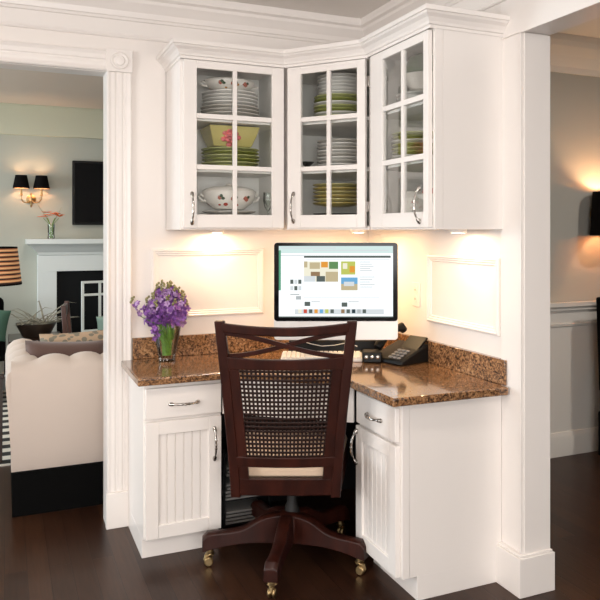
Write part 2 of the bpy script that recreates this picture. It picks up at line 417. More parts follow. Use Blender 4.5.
struct(m.build('trim_9', M['trim'], bevel=.002))
m = MB(); m.box(W + WT + .0005, W + WT + .008, 2.2555, 2.37, .158, 2.15)
struct(m.build('trim_10', M['trim'], bevel=.0015))

# dining room wainscot on the back wall: base, rail, picture-frame moulding
m = MB()
yb = BK - .006
m.box(W + WT, 6.1, yb - .012, yb, .14, .93)
m.sweep([(6.1, yb - .012), (W + WT, yb - .012)], [(0, .895), (.02, .90), (.022, .915), (.038, .925), (.04, .95), (0, .95)])
m.sweep([(6.1, yb - .012), (W + WT, yb - .012)], [(0, .795), (.008, .80), (.012, .815), (0, .82)])
struct(m.build('trim_11', M['dintrim'], ang=14))
m = MB().sweep([(6.1, yb - .012), (W + WT, yb - .012)], [(0, 0), (.02, 0), (.02, .115), (.014, .13), (.008, .145), (0, .145)])
struct(m.build('baseboard_dining', M['dintrim']))
struct(MB().sweep([(6.1, 7.7), (-4.0, 7.7)], [(0, 0), (.02, 0), (.02, .13), (.01, .15), (0, .15)]).build('baseboard_living', M['mantel']))

# recessed picture-frame mouldings above the desk
pm = [(0, 0), (0, .006), (.004, .012), (.010, .014), (.014, .010), (.020, .010), (.024, .006), (.030, .006), (.033, 0)]
def frame(name, T, u0, u1, v0, v1):
    # counter-clockwise path: left side is inside
    return struct(MB().sweep([(u0, v0), (u1, v0), (u1, v1), (u0, v1)], pm, True).build(name, M['trim'], T=T, ang=14))
frame('trim_12', T_BACK(0, BK), .645, 1.213, .968, 1.304)
frame('trim_13', T_RIGHT(W, 0), -2.952, -2.405, .968, 1.283)

# ------------------------------------------------------------------ handles
def bow_handle(parent, L, vertical, loc, name='handle'):
    """bow pull with flared flattened feet and a beaded grip; local: along u, out = -y"""
    h = L / 2; pts = []; rad = []
    for k in range(25):
        t = -1 + 2 * k / 24
        u = t * h; out = .004 + .024 * (1 - abs(t) ** 2.6)
        pts.append((u, -out, 0)); a = abs(t)
        rad.append(.0085 if a > .93 else (.0075 if a > .8 else (.0035 if a > .6 else (.0045 if a > .3 else .003 + .003 * (abs(math.cos(t * 12)))))))
    mb = MB().tube(pts, rad, 10)
    for sgn in (-1, 1): mb.blob((sgn * h * .95, -.004, 0), (.012, .005, .009), sub=2)
    mb.blob((0, -.028, 0), (.007, .006, .006))
    T = Matrix.Translation(loc) @ (Matrix.Rotation(R(90), 4, 'Y') if vertical else Matrix.Identity(4))
    return mb.build(name, M['pewter'], parent, T=T, ang=60)

# ------------------------------------------------------------------ glass-door wall cabinets
ZB, ZT = 1.397, 2.175
SH = (1.678, 1.908)
def glass_door(root, d0, d1, g0, g1, hinge_right, hx, hz):
    """door in local coordinates: front face at y=0, thickness .02"""
    z0, z1 = 1.405, 2.157; r = ((1.465, 1.668), (1.690, 1.898), (1.920, 2.122)); gm = (g0 + g1) / 2
    f = MB(); f.box(d0, g0, 0, .02, z0, z1); f.box(g1, d1, 0, .02, z0, z1)
    f.box(g0, g1, 0, .02, z0, r[0][0]); f.box(g0, g1, 0, .02, r[2][1], z1)
    f.box(g0, g1, .003, .017, r[0][1], r[1][0]); f.box(g0, g1, .003, .017, r[1][1], r[2][0])
    f.box(gm - .010, gm + .010, .0022, .0178, r[0][0] - .001, r[2][1] + .001)
    door = f.build('door', M['cab'], root, bevel=.0018)
    B(g0 - .004, g1 + .004, .0085, .0115, r[0][0] - .004, r[2][1] + .004).build('glass_pane', M['glass'], door)
    bow_handle(door, .135, True, (hx, 0, hz))
    hxx = (d1 - .012 if hinge_right else d0 + .012)
    for z in (1.50, 2.06):
        q = MB(); q.box(g1 + .006 if hinge_right else g0 - .05, g1 + .05 if hinge_right else g0 - .006, .021, .033, z - .025, z + .025)
        q.build('hinge', M['pewter'], door, bevel=.003)
    return door

YU, XU = 3.24, 1.467
# left cabinet: local origin at its front left corner
cl = thing('glass_cabinet', 'white glass-door wall cabinet on the left, holding a green bowl with a rose', 'cabinet', (.715, YU, 0))
w = .487; dp = BK - YU - .002; t = .016
m = MB(); y0 = .0215
m.box(0, t, y0, dp, ZB, ZT); m.box(w - t, w, y0, dp, ZB, ZT); m.box(0, w, dp - .008, dp, ZB, ZT)
m.box(t, w - t, y0, dp, ZB, ZB + t); m.box(t, w - t, y0, dp, ZT - t, ZT)
m.build('body', M['cab'], cl, bevel=.001)
lin = MB(); lin.box(t, t + .003, y0 + .02, dp - .008, ZB + t, ZT - t); lin.box(w - t - .003, w - t, y0 + .02, dp - .008, ZB + t, ZT - t)
lin.box(t, w - t, dp - .011, dp - .008, ZB + t, ZT - t); lin.box(t + .003, w - t - .003, y0 + .02, dp - .011, ZB + t, ZB + t + .003)
lin.build('interior_lining', M['cabin'], cl)
for z in SH: B(t + .003, w - t - .003, .03, dp - .012, z - .018, z).build('shelf', M['cabin'], cl)
glass_door(cl, .012, .486, .071, .426, True, .048, 1.492)

# corner cabinet, door on the diagonal
ang = math.atan2(2.90 - YU, XU - 1.205); LN = math.hypot(XU - 1.205, YU - 2.90)
cc = thing('glass_cabinet', 'white glass-door corner wall cabinet set diagonally above the computer', 'cabinet', (1.205, YU, 0), ang)
Ti = Matrix.Translation((-1.205, -YU, 0)); Ti = Matrix.Rotation(-ang, 4, 'Z') @ Ti
nx, ny = -math.sin(ang), math.cos(ang)          # inward normal
def inset(p, k): return (p[0] + nx * k, p[1] + ny * k)
poly = [inset((1.205, YU), .022), (1.2035, BK - .002), (W - .002, BK - .002), (W - .002, 2.9015), inset((XU, 2.90), .022)]
poly[0] = (1.2225, 3.254); poly[4] = (1.485, 2.914)
ctr = Vector((1.55, 3.3))
def shrink(poly, k):
    out = []
    n = len(poly)
    P = [Vector(p) for p in poly]
    for i in range(n):
        a, b, c2 = P[i - 1], P[i], P[(i + 1) % n]
        d1 = (b - a).normalized(); d2 = (c2 - b).normalized()
        n1 = Vector((d1.y, -d1.x)); n2 = Vector((d2.y, -d2.x))
        if n1.dot(ctr - b) < 0: n1, n2 = -n1, -n2
        mm = (n1 + n2).normalized(); mm = mm / max(.25, mm.dot(n1))
        out.append(tuple(b + mm * k))
    return out
pin = shrink(poly, t)
m = MB(); m.prism(poly, ZB, ZB + t); m.prism(poly, ZT - t, ZT)
for i in range(4):
    m.prism([poly[i], poly[i + 1], pin[i + 1], pin[i]], ZB + t, ZT - t)
m.build('body', M['cab'], cc, T=Ti)
pin2 = shrink(poly, t + .003)
m = MB()
for i in range(4): m.prism([pin[i], pin[i + 1], pin2[i + 1], pin2[i]], ZB + t, ZT - t)
m.prism(pin2, ZB + t, ZB + t + .003)
m.build('interior_lining', M['cabin'], cc, T=Ti)
for z in SH: MB().prism(shrink(poly, .021), z - .018, z).build('shelf', M['cabin'], cc, T=Ti)
# face stiles either side of the diagonal door
glass_door(cc, .014, LN - .010, .086, .378, True, .050, 1.500)

# right cabinet
cr = thing('glass_cabinet', 'white glass-door wall cabinet on the right with a broad side panel towards the dining room', 'cabinet', (XU, 2.90, 0), R(-90))
w = 2.90 - 2.372; dp = W - XU - .002
m = MB()
m.box(0.0, t, y0, dp, ZB, ZT); m.box(w - t, w - .003, y0, dp, ZB, ZT); m.box(0, w, dp - .008, dp, ZB, ZT)
m.box(t, w - t, y0, dp, ZB, ZB + t); m.box(t, w - t, y0, dp, ZT - t, ZT)
m.box(w - .004, w, y0, y0 + .035, ZB, ZT); m.box(w - .0035, w - .001, y0 + .036, dp, ZB, ZT)
m.box(0, .055, y0 - .002, y0 + .018, ZB, ZT)
m.build('body', M['cab'], cr, bevel=.001)
lin = MB(); lin.box(t, t + .003, y0 + .02, dp - .008, ZB + t, ZT - t); lin.box(w - t - .003, w - t, y0 + .02, dp - .008, ZB + t, ZT - t)
lin.box(t, w - t, dp - .011, dp - .008, ZB + t, ZT - t); lin.box(t + .003, w - t - .003, y0 + .02, dp - .011, ZB + t, ZB + t + .003)
lin.build('interior_lining', M['cabin'], cr)
for z in SH: B(t + .003, w - t - .003, .03, dp - .012, z - .018, z).build('shelf', M['cabin'], cr)
glass_door(cr, .030, w - .016, .141, .476, False, .494 - .038, 1.492)
# cabinet frieze and crown moulding in one run round all three cabinets
path = [(.715, BK - .001), (.715, YU), (1.205, YU), (XU, 2.90), (XU, 2.372), (W - .013, 2.372)]
cprof = [(0, 2.159), (.003, 2.159), (.004, 2.170), (.010, 2.173), (.013, 2.182), (.022, 2.196), (.036, 2.206), (.040, 2.213), (.046, 2.215), (.046, 2.232), (-.018, 2.232), (-.018, 2.177), (0, 2.177)]
cprof = [(-o, z) for o, z in cprof]             # outward is to the right of travel
cm = MB().sweep(path, cprof)
co = cm.build('crown_moulding', M['cab'], ang=14)
tag(co, 'white stepped crown moulding running round the tops of the three glass cabinets', 'moulding')

# ------------------------------------------------------------------ dishes
def plate_mb(r, h=.012, sx=1.):
    return MB().lathe([(r * .42, 0), (r * .48, .0), (r * .52, h * .12), (r * .90, h * .62), (r, h), (r, h + .0028), (r * .90, h * .62 + .003), (r * .52, h * .12 + .003), (.0, .004)], 32, sx=sx)
def stack(name, n, r, pitch, x, y, z, mat, desc, where, group, cat='plate', mats=None, h=None):
    first = None
    for k in range(n):
        z_ = z + k * pitch
        if first is None:
            o = plate_mb(r, h or .016).build(name, mat); first = o
        else:
            o = first.copy(); COL.objects.link(o)
            if mats: o.data = o.data.copy(); o.data.materials[0] = mats[k % len(mats)]
        o.location = (x + rnd.uniform(-.002, .002), y + rnd.uniform(-.002, .002), z_)
        tag(o, '%s, %s %s' % (desc, ORD[n - 1 - k], where), cat, group)
    return z + n * pitch
def tureen(x, y, z, rx, ry, h, mat, label, lid=True, rz=0.):
    t_ = thing('tureen', label, 'tureen', (x, y, z), rz)
    pr = [(.45, 0), (.55, 0), (.60, .05), (.85, .25), (.98, .5), (1, .68), (.97, .72), (.93, .70), (.8, .4), (0, .2)]
    bw = MB().lathe([(a, b * h) for a, b in pr], 30, sx=rx, sy=ry)
    if lid:
        MB().lathe([(1.0, .70 * h), (1.01, .74 * h), (.9, .84 * h), (.6, .93 * h), (.2, .965 * h), (.10, 1.0 * h), (.14, 1.05 * h), (.0, 1.1 * h)], 30, sx=rx, sy=ry).build('lid', mat, t_)
    for s_ in (-1, 1):
        MB().tube([(s_ * rx * .93, 0, .5 * h), (s_ * rx * 1.1, 0, .62 * h), (s_ * rx * 1.16, 0, .52 * h), (s_ * rx * 1.05, 0, .36 * h), (s_ * rx * .88, 0, .33 * h)], .006, 8).build('handle', mat, t_)
    # painted berries and leaves on the side facing the door, in the bowl's own mesh
    for u, v, c_ in ((-.52, .45, 1), (-.40, .42, 2), (-.06, .40, 1), (.06, .45, 2), (-.02, .52, 2), (.42, .44, 1), (.53, .47, 2), (-.46, .52, 2), (.48, .38, 1)):
        x_ = u * rx; rr_ = (.86 + .2 * v); y_ = -ry * rr_ * math.sqrt(max(0, 1 - (u / rr_) ** 2)) - .001
        k0 = set(bw.bm.faces); bw.blob((x_, y_, v * h + .002), (.011, .004, .012 if c_ == 1 else .009), sub=1)
        for f_ in bw.bm.faces:
            if f_ not in k0: f_.material_index = c_
    bw.build('bowl', [mat, M['red2'], M['leafdark']], t_)
    return t_
yy = 3.412
zt = stack('dinner_plate', 4, .140, .0165, .990, yy, SH[1] + .001, M['greyplate'], 'grey-white plate', 'in the stack under the tureen, top left shelf', 'plates on the top shelf of the left cabinet')
zt = stack('dinner_plate', 4, .134, .0165, .990, yy, zt + .002, M['china'], 'white plate', 'of the white plates under the tureen, top left shelf', 'white plates on the top shelf of the left cabinet')
tureen(.985, yy, zt + .012, .122, .09, .070, M['floral2'], 'white oval tureen with painted flowers, on the plates in the top of the left cabinet')
zt = stack('dinner_plate', 6, .138, .0165, .990, yy, SH[0] + .001, M['green'], 'olive green plate', 'in the stack under the rose bowl', 'olive green plates in the left cabinet', mats=[M['green'], M['greenrim']]) + .012
rb = thing('serving_bowl', 'pale olive square bowl with a pink rose on its front, middle of the left cabinet', 'bowl', (.985, yy, zt + .001))
MB().rings([[(sx_ * a, sy_ * a2, z_) for sx_, sy_ in ((-1, -1), (1, -1), (1, 1), (-1, 1))] for a, a2, z_ in ((.092, .06, 0), (.110, .085, .05), (.122, .10, .092), (.116, .094, .092), (.103, .078, .05), (.08, .055, .008))]).build('bowl', M['bowl'], rb, bevel=.006)
q = MB()
for k in range(16):
    a = k * 2.4; r_ = .005 + .0026 * k
    q.blob((r_ * math.cos(a), -.004 - .0 * k + .0012 * k, r_ * math.sin(a)), (.015, .007, .012), T=None)
q.build('rose', M['rose'], rb, T=Matrix.Translation((-.018, -.093, .048)))
zt = stack('dinner_plate', 4, .128, .0165, .985, yy, ZB + t + .004, M['greyplate'], 'grey plate', 'under the strawberry tureen, left cabinet floor', 'grey plates on the floor of the left cabinet')
tureen(.985, yy, zt + .012, .130, .09, .115, M['floral'], 'white lidded tureen painted with strawberries, on the floor of the left cabinet')
gl = thing('glass_goblet', 'small clear glass goblet beside the strawberry tureen', 'glass', (1.163, 3.36, ZB + t + .004))
MB().lathe([(.022, 0), (.02, .004), (.004, .01), (.004, .07), (.018, .09), (.024, .12), (.022, .16), (.021, .16), (.022, .12), (.0, .086)], 18).build('goblet_bowl', M['vase'], gl)
gl['category'] = 'glass'

# corner cabinet
cxw, cyw = 1.49, 3.265
zt = stack('dinner_plate', 8, .128, .0165, cxw + .01, cyw, SH[1] + .001, M['green'], 'green plate', 'of the green plates, top shelf of the corner cabinet', 'green plates in the corner cabinet', mats=[M['green'], M['greenrim'], M['china']])
zt = stack('dinner_plate', 6, .118, .0165, cxw + .02, cyw, zt + .001, M['china'], 'white plate', 'of the white plates, top shelf of the corner cabinet', 'white plates in the corner cabinet')
zt = stack('dinner_plate', 9, .120, .0165, cxw + .02, cyw, SH[0] + .001, M['greyplate'], 'greyish white plate', 'in the stack on the middle shelf, corner cabinet', 'plates on the middle shelf of the corner cabinet', mats=[M['greyplate'], M['china']])
sb = MB().lathe([(.014, 0), (.016, .004), (.008, .02), (.035, .045), (.033, .045), (.0, .02)], 20).build('small_bowl', M['blackplast']); sb.location = (1.335, 3.28, SH[0] + .001)
tag(sb, 'small dark footed bowl left of the middle plate stack in the corner cabinet', 'bowl')
zt = stack('serving_bowl', 2, .12, .04, cxw, cyw, ZB + t + .004, M['blackplast'], 'black bowl', 'of the two under the mustard dishes, corner cabinet', 'black bowls on the floor of the corner cabinet', cat='bowl')
zt = stack('dinner_plate', 6, .122, .018, cxw, cyw, zt + .012, M['yellow'], 'mustard yellow dish', 'on the floor of the corner cabinet', 'mustard dishes in the corner cabinet', cat='dish', mats=[M['yellow'], M['bowl']])
# right cabinet
zt = stack('dinner_plate', 8, .112, .0165, 1.640, 2.762, SH[0] + .001, M['green'], 'green rimmed plate', 'on the middle shelf of the right cabinet', 'green plates in the right cabinet', mats=[M['green'], M['china'], M['green'], M['greenrim']])
zt = stack('dinner_plate', 4, .11, .0165, 1.645, 2.73, SH[1] + .001, M['china'], 'white plate', 'of the four under the dark green covered dish', 'white plates in the right cabinet')
bx_ = thing('covered_dish', 'dark green covered dish on the top shelf of the right cabinet', 'dish', (1.645, 2.72, zt + .012))
MB().lathe([(.05, 0), (.055, .005), (.08, .06), (.085, .075), (.0, .07)], 24).build('dish', M['greyplate'], bx_)
MB().lathe([(.085, .077), (.08, .10), (.06, .15), (.03, .165), (.0, .168)], 24).build('lid', M['leafdark'], bx_)
jg = thing('pitcher', 'white pitcher painted with strawberries, low in the right cabinet', 'pitcher', (1.64, 2.79, ZB + t + .004))
MB().lathe([(.035, 0), (.045, .003), (.06, .04), (.062, .07), (.045, .105), (.042, .12), (.052, .145), (.049, .145), (.038, .12), (.0, .03)], 24).build('body', M['floral'], jg)
MB().tube([(0, -.052, .12), (0, -.09, .115), (0, -.095, .07), (0, -.058, .04)], .006, 8).build('handle', M['china'], jg)
ds = thing('serving_bowl', 'small white bowl of red ceramic fruit beside the strawberry pitcher', 'bowl', (1.62, 2.59, ZB + t + .004))
MB().lathe([(.03, 0), (.034, .003), (.022, .05), (.03, .09), (.078, .125), (.075, .125), (.0, .1)], 24).build('bowl', M['china'], ds)
for k in range(4): MB().blob((.028 * math.cos(k * 1.6), .028 * math.sin(k * 1.6), .135), (.026, .026, .022)).build('fruit', M['red'], ds)

# ------------------------------------------------------------------ under-cabinet lamps
def puck(x, y, power, label, rad=.03):
    p = thing('under_cabinet_lamp', label, 'lamp', (x, y, ZB))
    MB().lathe([(.036, -.0005), (.036, -.012), (.031, -.015), (.029, -.012), (.0, -.011)], 24).build('housing', M['cab'], p)
    MB().lathe([(.028, -.012), (.026, -.0155), (.0, -.0165)], 24).build('lens', M['puck'], p)
    l = bpy.data.lights.new('puck_light', 'AREA'); l.shape = 'DISK'; l.size = .055; l.energy = power; l.color = (1, .66, .33)
    o = bpy.data.objects.new('puck_light', l); COL.objects.link(o); o.location = (x, y, ZB - .019); return o
puck(.950, 3.50, 1.3, 'small round lamp under the left glass cabinet, above the wall panel')
puck(1.60, 3.26, 3.0, 'small round lamp under the corner cabinet behind the computer')
puck(1.725, 2.57, 1.3, 'small round lamp under the right glass cabinet')

# ------------------------------------------------------------------ desk: base cabinets, apron, granite top
def panel_door(root, x0, x1, z0, z1, st, hx, hz):
    f = MB(); yk = 0
    f.box(x0, x0 + st, 0, .02, z0, z1); f.box(x1 - st, x1, 0, .02, z0, z1)
    f.box(x0 + st, x1 - st, 0, .02, z0, z0 + st); f.box(x0 + st, x1 - st, 0, .02, z1 - st, z1)
    d = f.build('door', M['cab'], root, bevel=.002)
    # beadboard infill: real grooves
    a, b = x0 + st, x1 - st; n = 6; wv = (b - a) / n; prof = []
    for k in range(n):
        u = a + k * wv
        if k: prof += [(u - .0035, .010), (u - .0015, .0135), (u, .0095), (u + .0015, .0135), (u + .0035, .010)]
    top = [(a - .002, .010)] + prof + [(b + .002, .010)]
    poly = top + [(b + .002, .0185), (a - .002, .0185)]
    MB().prism(poly, z0 + st - .002, z1 - st + .002).build('beadboard_panel', M['cab'], d, ang=20)
    bow_handle(d, .135, True, (hx, 0, hz))
    return d
def drawer(root, x0, x1, z0, z1):
    d = B(x0, x1, 0, .02, z0, z1).build('drawer', M['cab'], root, bevel=.004)
    bow_handle(d, .12, False, ((x0 + x1) / 2, 0, (z0 + z1) / 2 - .006))
# left base cabinet
bl = thing('base_cabinet', 'white base cabinet left of the chair with one drawer and a beadboard door', 'cabinet', (.532, 3.113, 0))
w = .334; dp = BK - .002 - 3.113
m = MB(); m.box(0, w, .021, dp, .092, CT - TH); m.box(0, w, .056, dp, 0, .092)
m.build('body', M['cab'], bl, bevel=.0015)
drawer(bl, .006, w - .003, .598, .728)
panel_door(bl, .006, w - .003, .094, .586, .055, w - .034, .468)
# right base cabinet (front looks along -x)
br = thing('base_cabinet', 'white base cabinet right of the chair with a long plain end panel', 'cabinet', (1.330, 2.738, 0), R(-90))
w = 2.738 - 2.378; dp = W - .0135 - 1.330
m = MB(); m.box(0, w - .003, .021, dp, .092, CT - TH); m.box(0, w - .003, .085, dp, 0, .092)
m.box(w - .004, w, .021, .050, .092, CT - TH); m.box(w - .004, w - .0015, .0515, dp, .092, CT - TH); m.box(w - .004, w - .0015, .085, dp, 0, .0925)
m.build('body', M['cab'], br, bevel=.001)
drawer(br, .008, w - .018, .598, .728)
panel_door(br, .004, w - .018, .094, .586, .055, .020, .500)
# diagonal apron between them
ap = MB(); p0, p1 = Vector((.870, 3.125)), Vector((1.330, 2.752)); dn = Vector((.616, .788))
ap.prism([tuple(p0), tuple(p1), tuple(p1 + dn * .02), tuple(p0 + dn * .02)], .590, CT - TH)
tag(ap.build('desk_apron', M['cab'], bevel=.002), 'plain white apron board across the corner under the granite, behind the chair', 'apron')
# black panels added to darken the knee hole
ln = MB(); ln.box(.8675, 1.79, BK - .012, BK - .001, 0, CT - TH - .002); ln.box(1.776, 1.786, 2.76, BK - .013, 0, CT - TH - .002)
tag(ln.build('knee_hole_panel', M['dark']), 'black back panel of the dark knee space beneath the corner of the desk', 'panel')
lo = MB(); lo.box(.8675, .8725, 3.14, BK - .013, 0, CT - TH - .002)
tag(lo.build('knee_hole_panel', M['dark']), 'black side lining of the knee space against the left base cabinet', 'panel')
# granite worktop with upstands
wt = thing('worktop', 'brown speckled granite desk top wrapping the corner, with low upstands', 'worktop', (1.1, 3.2, CT - TH))
Tw = Matrix.Translation((-1.1, -3.2, -(CT - TH)))
poly = [(.500, 3.070), (.872, 3.070), (1.285, 2.736), (1.285, 2.332), (W - .0225, 2.322), (W - .0225, 2.3865), (W - .002, 2.3865), (W - .002, BK - .002), (.5545, BK - .002), (.5545, 3.547), (.500, 3.547)]
MB().prism(poly, CT - TH, CT).build('slab', M['granite'], wt, T=Tw, bevel=.006, seg=3)
MB().box(.5545, W - .025, BK - .022, BK - .002, CT + .0005, CT + .1).build('upstand', M['granite'], wt, T=Tw, bevel=.002)
MB().prism([(W - .024, 2.345), (W - .0135, 2.345), (W - .0135, 2.3865), (W - .002, 2.3865), (W - .002, BK - .0225), (W - .024, BK - .0225)], CT + .0005, CT + .1).build('upstand', M['granite'], wt, T=Tw, bevel=.002)

# wall socket on the right wall
so = thing('wall_socket', 'white double wall socket beside the computer on the right wall', 'socket', (W, 3.06, 1.085))
MB().box(-.005, -.0005, -.036, .036, -.058, .058).build('cover_plate', M['trim'], so, bevel=.002)
for s_ in (-1, 1):
    o = MB().lathe([(.0165, 0), (.0165, .0022), (.0, .0022)], 20, Matrix.Translation((-.005, 0, s_ * .022)) @ Matrix.Rotation(R(-90), 4, 'Y')).build('outlet', M['whiteplast'], so)
    for q in (-.005, .005): B(-.0078, -.0072, q - .001, q + .001, s_ * .022 - .004, s_ * .022 + .005).build('slot', M['blackplast'], o)

# ------------------------------------------------------------------ desktop computer
YAW = R(24.275)
fx, fy = math.sin(YAW), math.cos(YAW)
im = thing('desktop_computer', 'silver all-in-one computer with a lit web page, standing in the desk corner', 'computer', (1.389, 3.063, CT), -YAW)
zb = .108; zc = .195; zt_ = .556; hw = .285
def rr(w0, w1, z0, z1, r, n=5):
    pts = []
    for cx_, cz_, a0 in ((w1 - r, z1 - r, 0), (w0 + r, z1 - r, 90), (w0 + r, z0 + r, 180), (w1 - r, z0 + r, 270)):
        for k in range(n + 1): a = R(a0 + 90 * k / n); pts.append((cx_ + r * math.cos(a), cz_ + r * math.sin(a)))
    return pts
TV = Matrix(((1, 0, 0, 0), (0, 0, 1, 0), (0, 1, 0, 0), (0, 0, 0, 1)))   # (u, v, w) -> (x, w, v)
s_ = MB(); o1 = rr(-hw, hw, zb, zt_, .016)
s_.rings([[(u, v, .0) for u, v in o1], [(u, v, .026) for u, v in o1], [(u * .86, (v - .33) * .84 + .33, .048) for u, v in o1]])
shell = s_.build('shell', M['alu'], im, T=TV, bevel=.002)
g = MB().prism(rr(-hw + .001, hw - .001, zc, zt_ - .001, .015), -.003, .0)
bez = g.build('bezel', M['blackglass'], im, T=TV)
S0, S1, V0, V1 = -.262, .262, .212, .540
scn = B(S0, S1, -.0036, -.0031, V0, V1).build('screen', M['screen'], im)
def sq(u0, u1, v0, v1, mat, lay=1):
    """fractions of the screen, v from the top"""
    a = S0 + (S1 - S0) * u0; b = S0 + (S1 - S0) * u1; c_ = V1 - (V1 - V0) * v1; d_ = V1 - (V1 - V0) * v0
    MB().box(a, b, -.0036 - .0003 * lay, -.0036, c_, d_).build('screen_image', M[mat], scn, smooth=False)
SQ = {}
sq(0, 1, 0, .10, 's_bar'); sq(.02, .5, .02, .035, 's_grey', 2); sq(.3, .96, .055, .07, 's_grey', 2)
sq(0, .22, .125, .14, 's_grey'); sq(.22, .98, .135, .165, 's_tab'); sq(.24, .97, .185, .193, 's_grey')
sq(.22, .52, .215, .50, 's_pale'); sq(.22, .25, .215, .3, 's_tan', 2); sq(.27, .36, .23, .32, 's_tan', 2); sq(.37, .43, .22, .30, 's_orange', 2)
sq(.44, .52, .22, .32, 's_green', 2); sq(.28, .36, .36, .42, 's_brown', 2); sq(.22, .32, .42, .50, 's_grey', 2); sq(.33, .405, .42, .50, 's_tab', 2); sq(.41, .52, .36, .50, 's_tan', 2)
sq(.545, .67, .215, .40, 's_lime'); sq(.56, .60, .24, .32, 's_pale', 2); sq(.62, .665, .28, .37, 's_orange', 2)
sq(.545, .69, .44, .62, 's_blue'); sq(.545, .69, .53, .62, 's_tan', 2); sq(.57, .66, .50, .56, 's_grey', 3)
for k in range(5): sq(.71, .80 + .015 * (k % 3), .22 + k * .03, .228 + k * .03, 's_text')
for k in range(5): sq(.71, .84 - .02 * (k % 3), .43 + k * .035, .438 + k * .035, 's_text')
for i in range(3):
    for j in range(2): sq(.10 + .035 * i, .128 + .035 * i, .47 + .09 * j, .53 + .09 * j, 's_grey' if (i + j) % 2 else 's_tab')
sq(.10, .18, .67, .685, 's_text'); sq(.15, .195, .70, .75, 's_text'); sq(.22, .88, .715, .722, 's_grey')
sq(.225, .275, .78, .84, 's_tab'); sq(.55, .60, .79, .85, 's_tab'); sq(.285, .36, .775, .785, 's_text'); sq(.61, .7, .775, .785, 's_text')
sq(.14, .92, .885, .955, 's_grey')
for k in range(13):
    sq(.17 + k * .047, .20 + k * .047, .885, .94, ('s_pale', 's_red', 's_tab', 's_orange', 's_blue', 's_lime', 's_tab', 's_grey', 's_brown', 's_tab', 's_dark', 's_text', 's_tab')[k], 2)
sq(0, .018, .06, .62, 's_edge', 2)  # green reflection at the screen's left edge, painted as a strip
sq(0, 1, .985, 1, 's_tab')
st = MB(); st.box(-.095, .095, .195, .335, 0, .006)
st.box(-.05, .05, .20, .214, .006, .30)
st.build('stand', M['alu'], im, bevel=.004)
nk = MB().box(-.03, .03, .046, .202, .25, .29); nk.build('stand_hinge', M['alu'], im, bevel=.004)

# keyboard tucked below, low black box, telephone
def from_cam(u, d, z): return (u * fy + d * fx, -u * fx + d * fy, z)
kb = thing('keyboard', 'white keyboard tucked under the computer', 'keyboard', from_cam(-.06, 3.40, CT), -YAW)
Tk = Matrix.Rotation(R(8), 4, 'X')
MB().box(-.19, .19, -.004, .105, .001, .016).build('case', M['whiteplast'], kb, T=Tk, bevel=.004)
ks = MB()
for r_ in range(5):
    for c_ in range(17):
        if r_ == 0 and 4 < c_ < 10: continue
        ks.box(-.185 + c_ * .0218, -.185 + c_ * .0218 + .0185, .002 + r_ * .0205, .002 + r_ * .0205 + .017, .0165, .0225)
    if r_ == 0: ks.box(-.076, .031, .002, .019, .0165, .0225)
ks.build('keys', M['whiteplast'], kb, T=Tk, bevel=.0015)
hb = thing('hub_box', 'low black box with a cable, on the granite behind the keyboard under the computer', 'box', from_cam(.02, 3.53, CT), -YAW)
MB().box(-.24, .21, -.010, .016, .0, .082).build('case', M['blackplast'], hb, bevel=.005)
MB().tube([(-.17, -.0125, .078), (-.13, -.0125, .066), (-.08, -.0125, .056), (-.02, -.0125, .060), (.04, -.0125, .072), (.09, -.0125, .055)], .002, 6).build('cable', M['whiteplast'], hb)
ms = thing('desk_organizer', 'small black clutter box between the keyboard and the telephone', 'box', from_cam(.165, 3.405, CT), -YAW)
MB().box(-.035, .055, -.04, .05, 0, .052).build('case', M['blackplast'], ms, bevel=.008)
for k in range(3): MB().blob((-.018 + k * .026, -.041, .028), (.009, .003, .010)).build('button', M['pewter'], ms)
ph = thing('telephone', 'black corded desk telephone against the upstand right of the computer', 'telephone', (1.682, 2.985, CT), R(-74))
bs = MB()
bs.rings([[(-.10, y_, z_) for y_, z_ in ((-.09, 0), (.09, 0), (.09, .085), (-.02, .05), (-.09, .022))], [(.10, y_, z_) for y_, z_ in ((-.09, 0), (.09, 0), (.09, .085), (-.02, .05), (-.09, .022))]])
bs.build('base', M['blackplast'], ph, bevel=.008)
kk = MB()
for i in range(3):
    for j in range(4): kk.box(.0 + i * .026, .018 + i * .026, -.075 + j * .019, -.062 + j * .019, .028 + j * .0085, .036 + j * .0085)
kk.build('keypad', M['piping'], ph, bevel=.001)
hs = MB().tube([(-.065, -.085, .066), (-.065, -.07, .080), (-.065, -.03, .108), (-.065, .03, .142), (-.065, .075, .148), (-.065, .092, .132)], [.018, .023, .014, .014, .023, .018], 12, 1.0)
hs.build('handset', M['blackplast'], ph)
MB().tube([(-.115 + .006 * math.cos(k * 1.3), -.09 + .004 * k, .012 + .006 * math.sin(k * 1.3)) for k in range(30)], .002, 6).build('cord', M['blackplast'], ph)
sc_ = MB().rings([[(-.02, .03, .075), (.085, .03, .075), (.085, .085, .125), (-.02, .085, .125)], [(-.02, .04, .068), (.085, .04, .068), (.085, .095, .118), (-.02, .095, .118)]])
q = MB(); q.rings([[(-.02, .02, .062), (.09, .02, .062), (.09, .088, .115), (-.02, .088, .115)], [(-.02, .032, .056), (.09, .032, .056), (.09, .098, .108), (-.02, .098, .108)]]); q.build('display_hood', M['blackplast'], ph, bevel=.003)

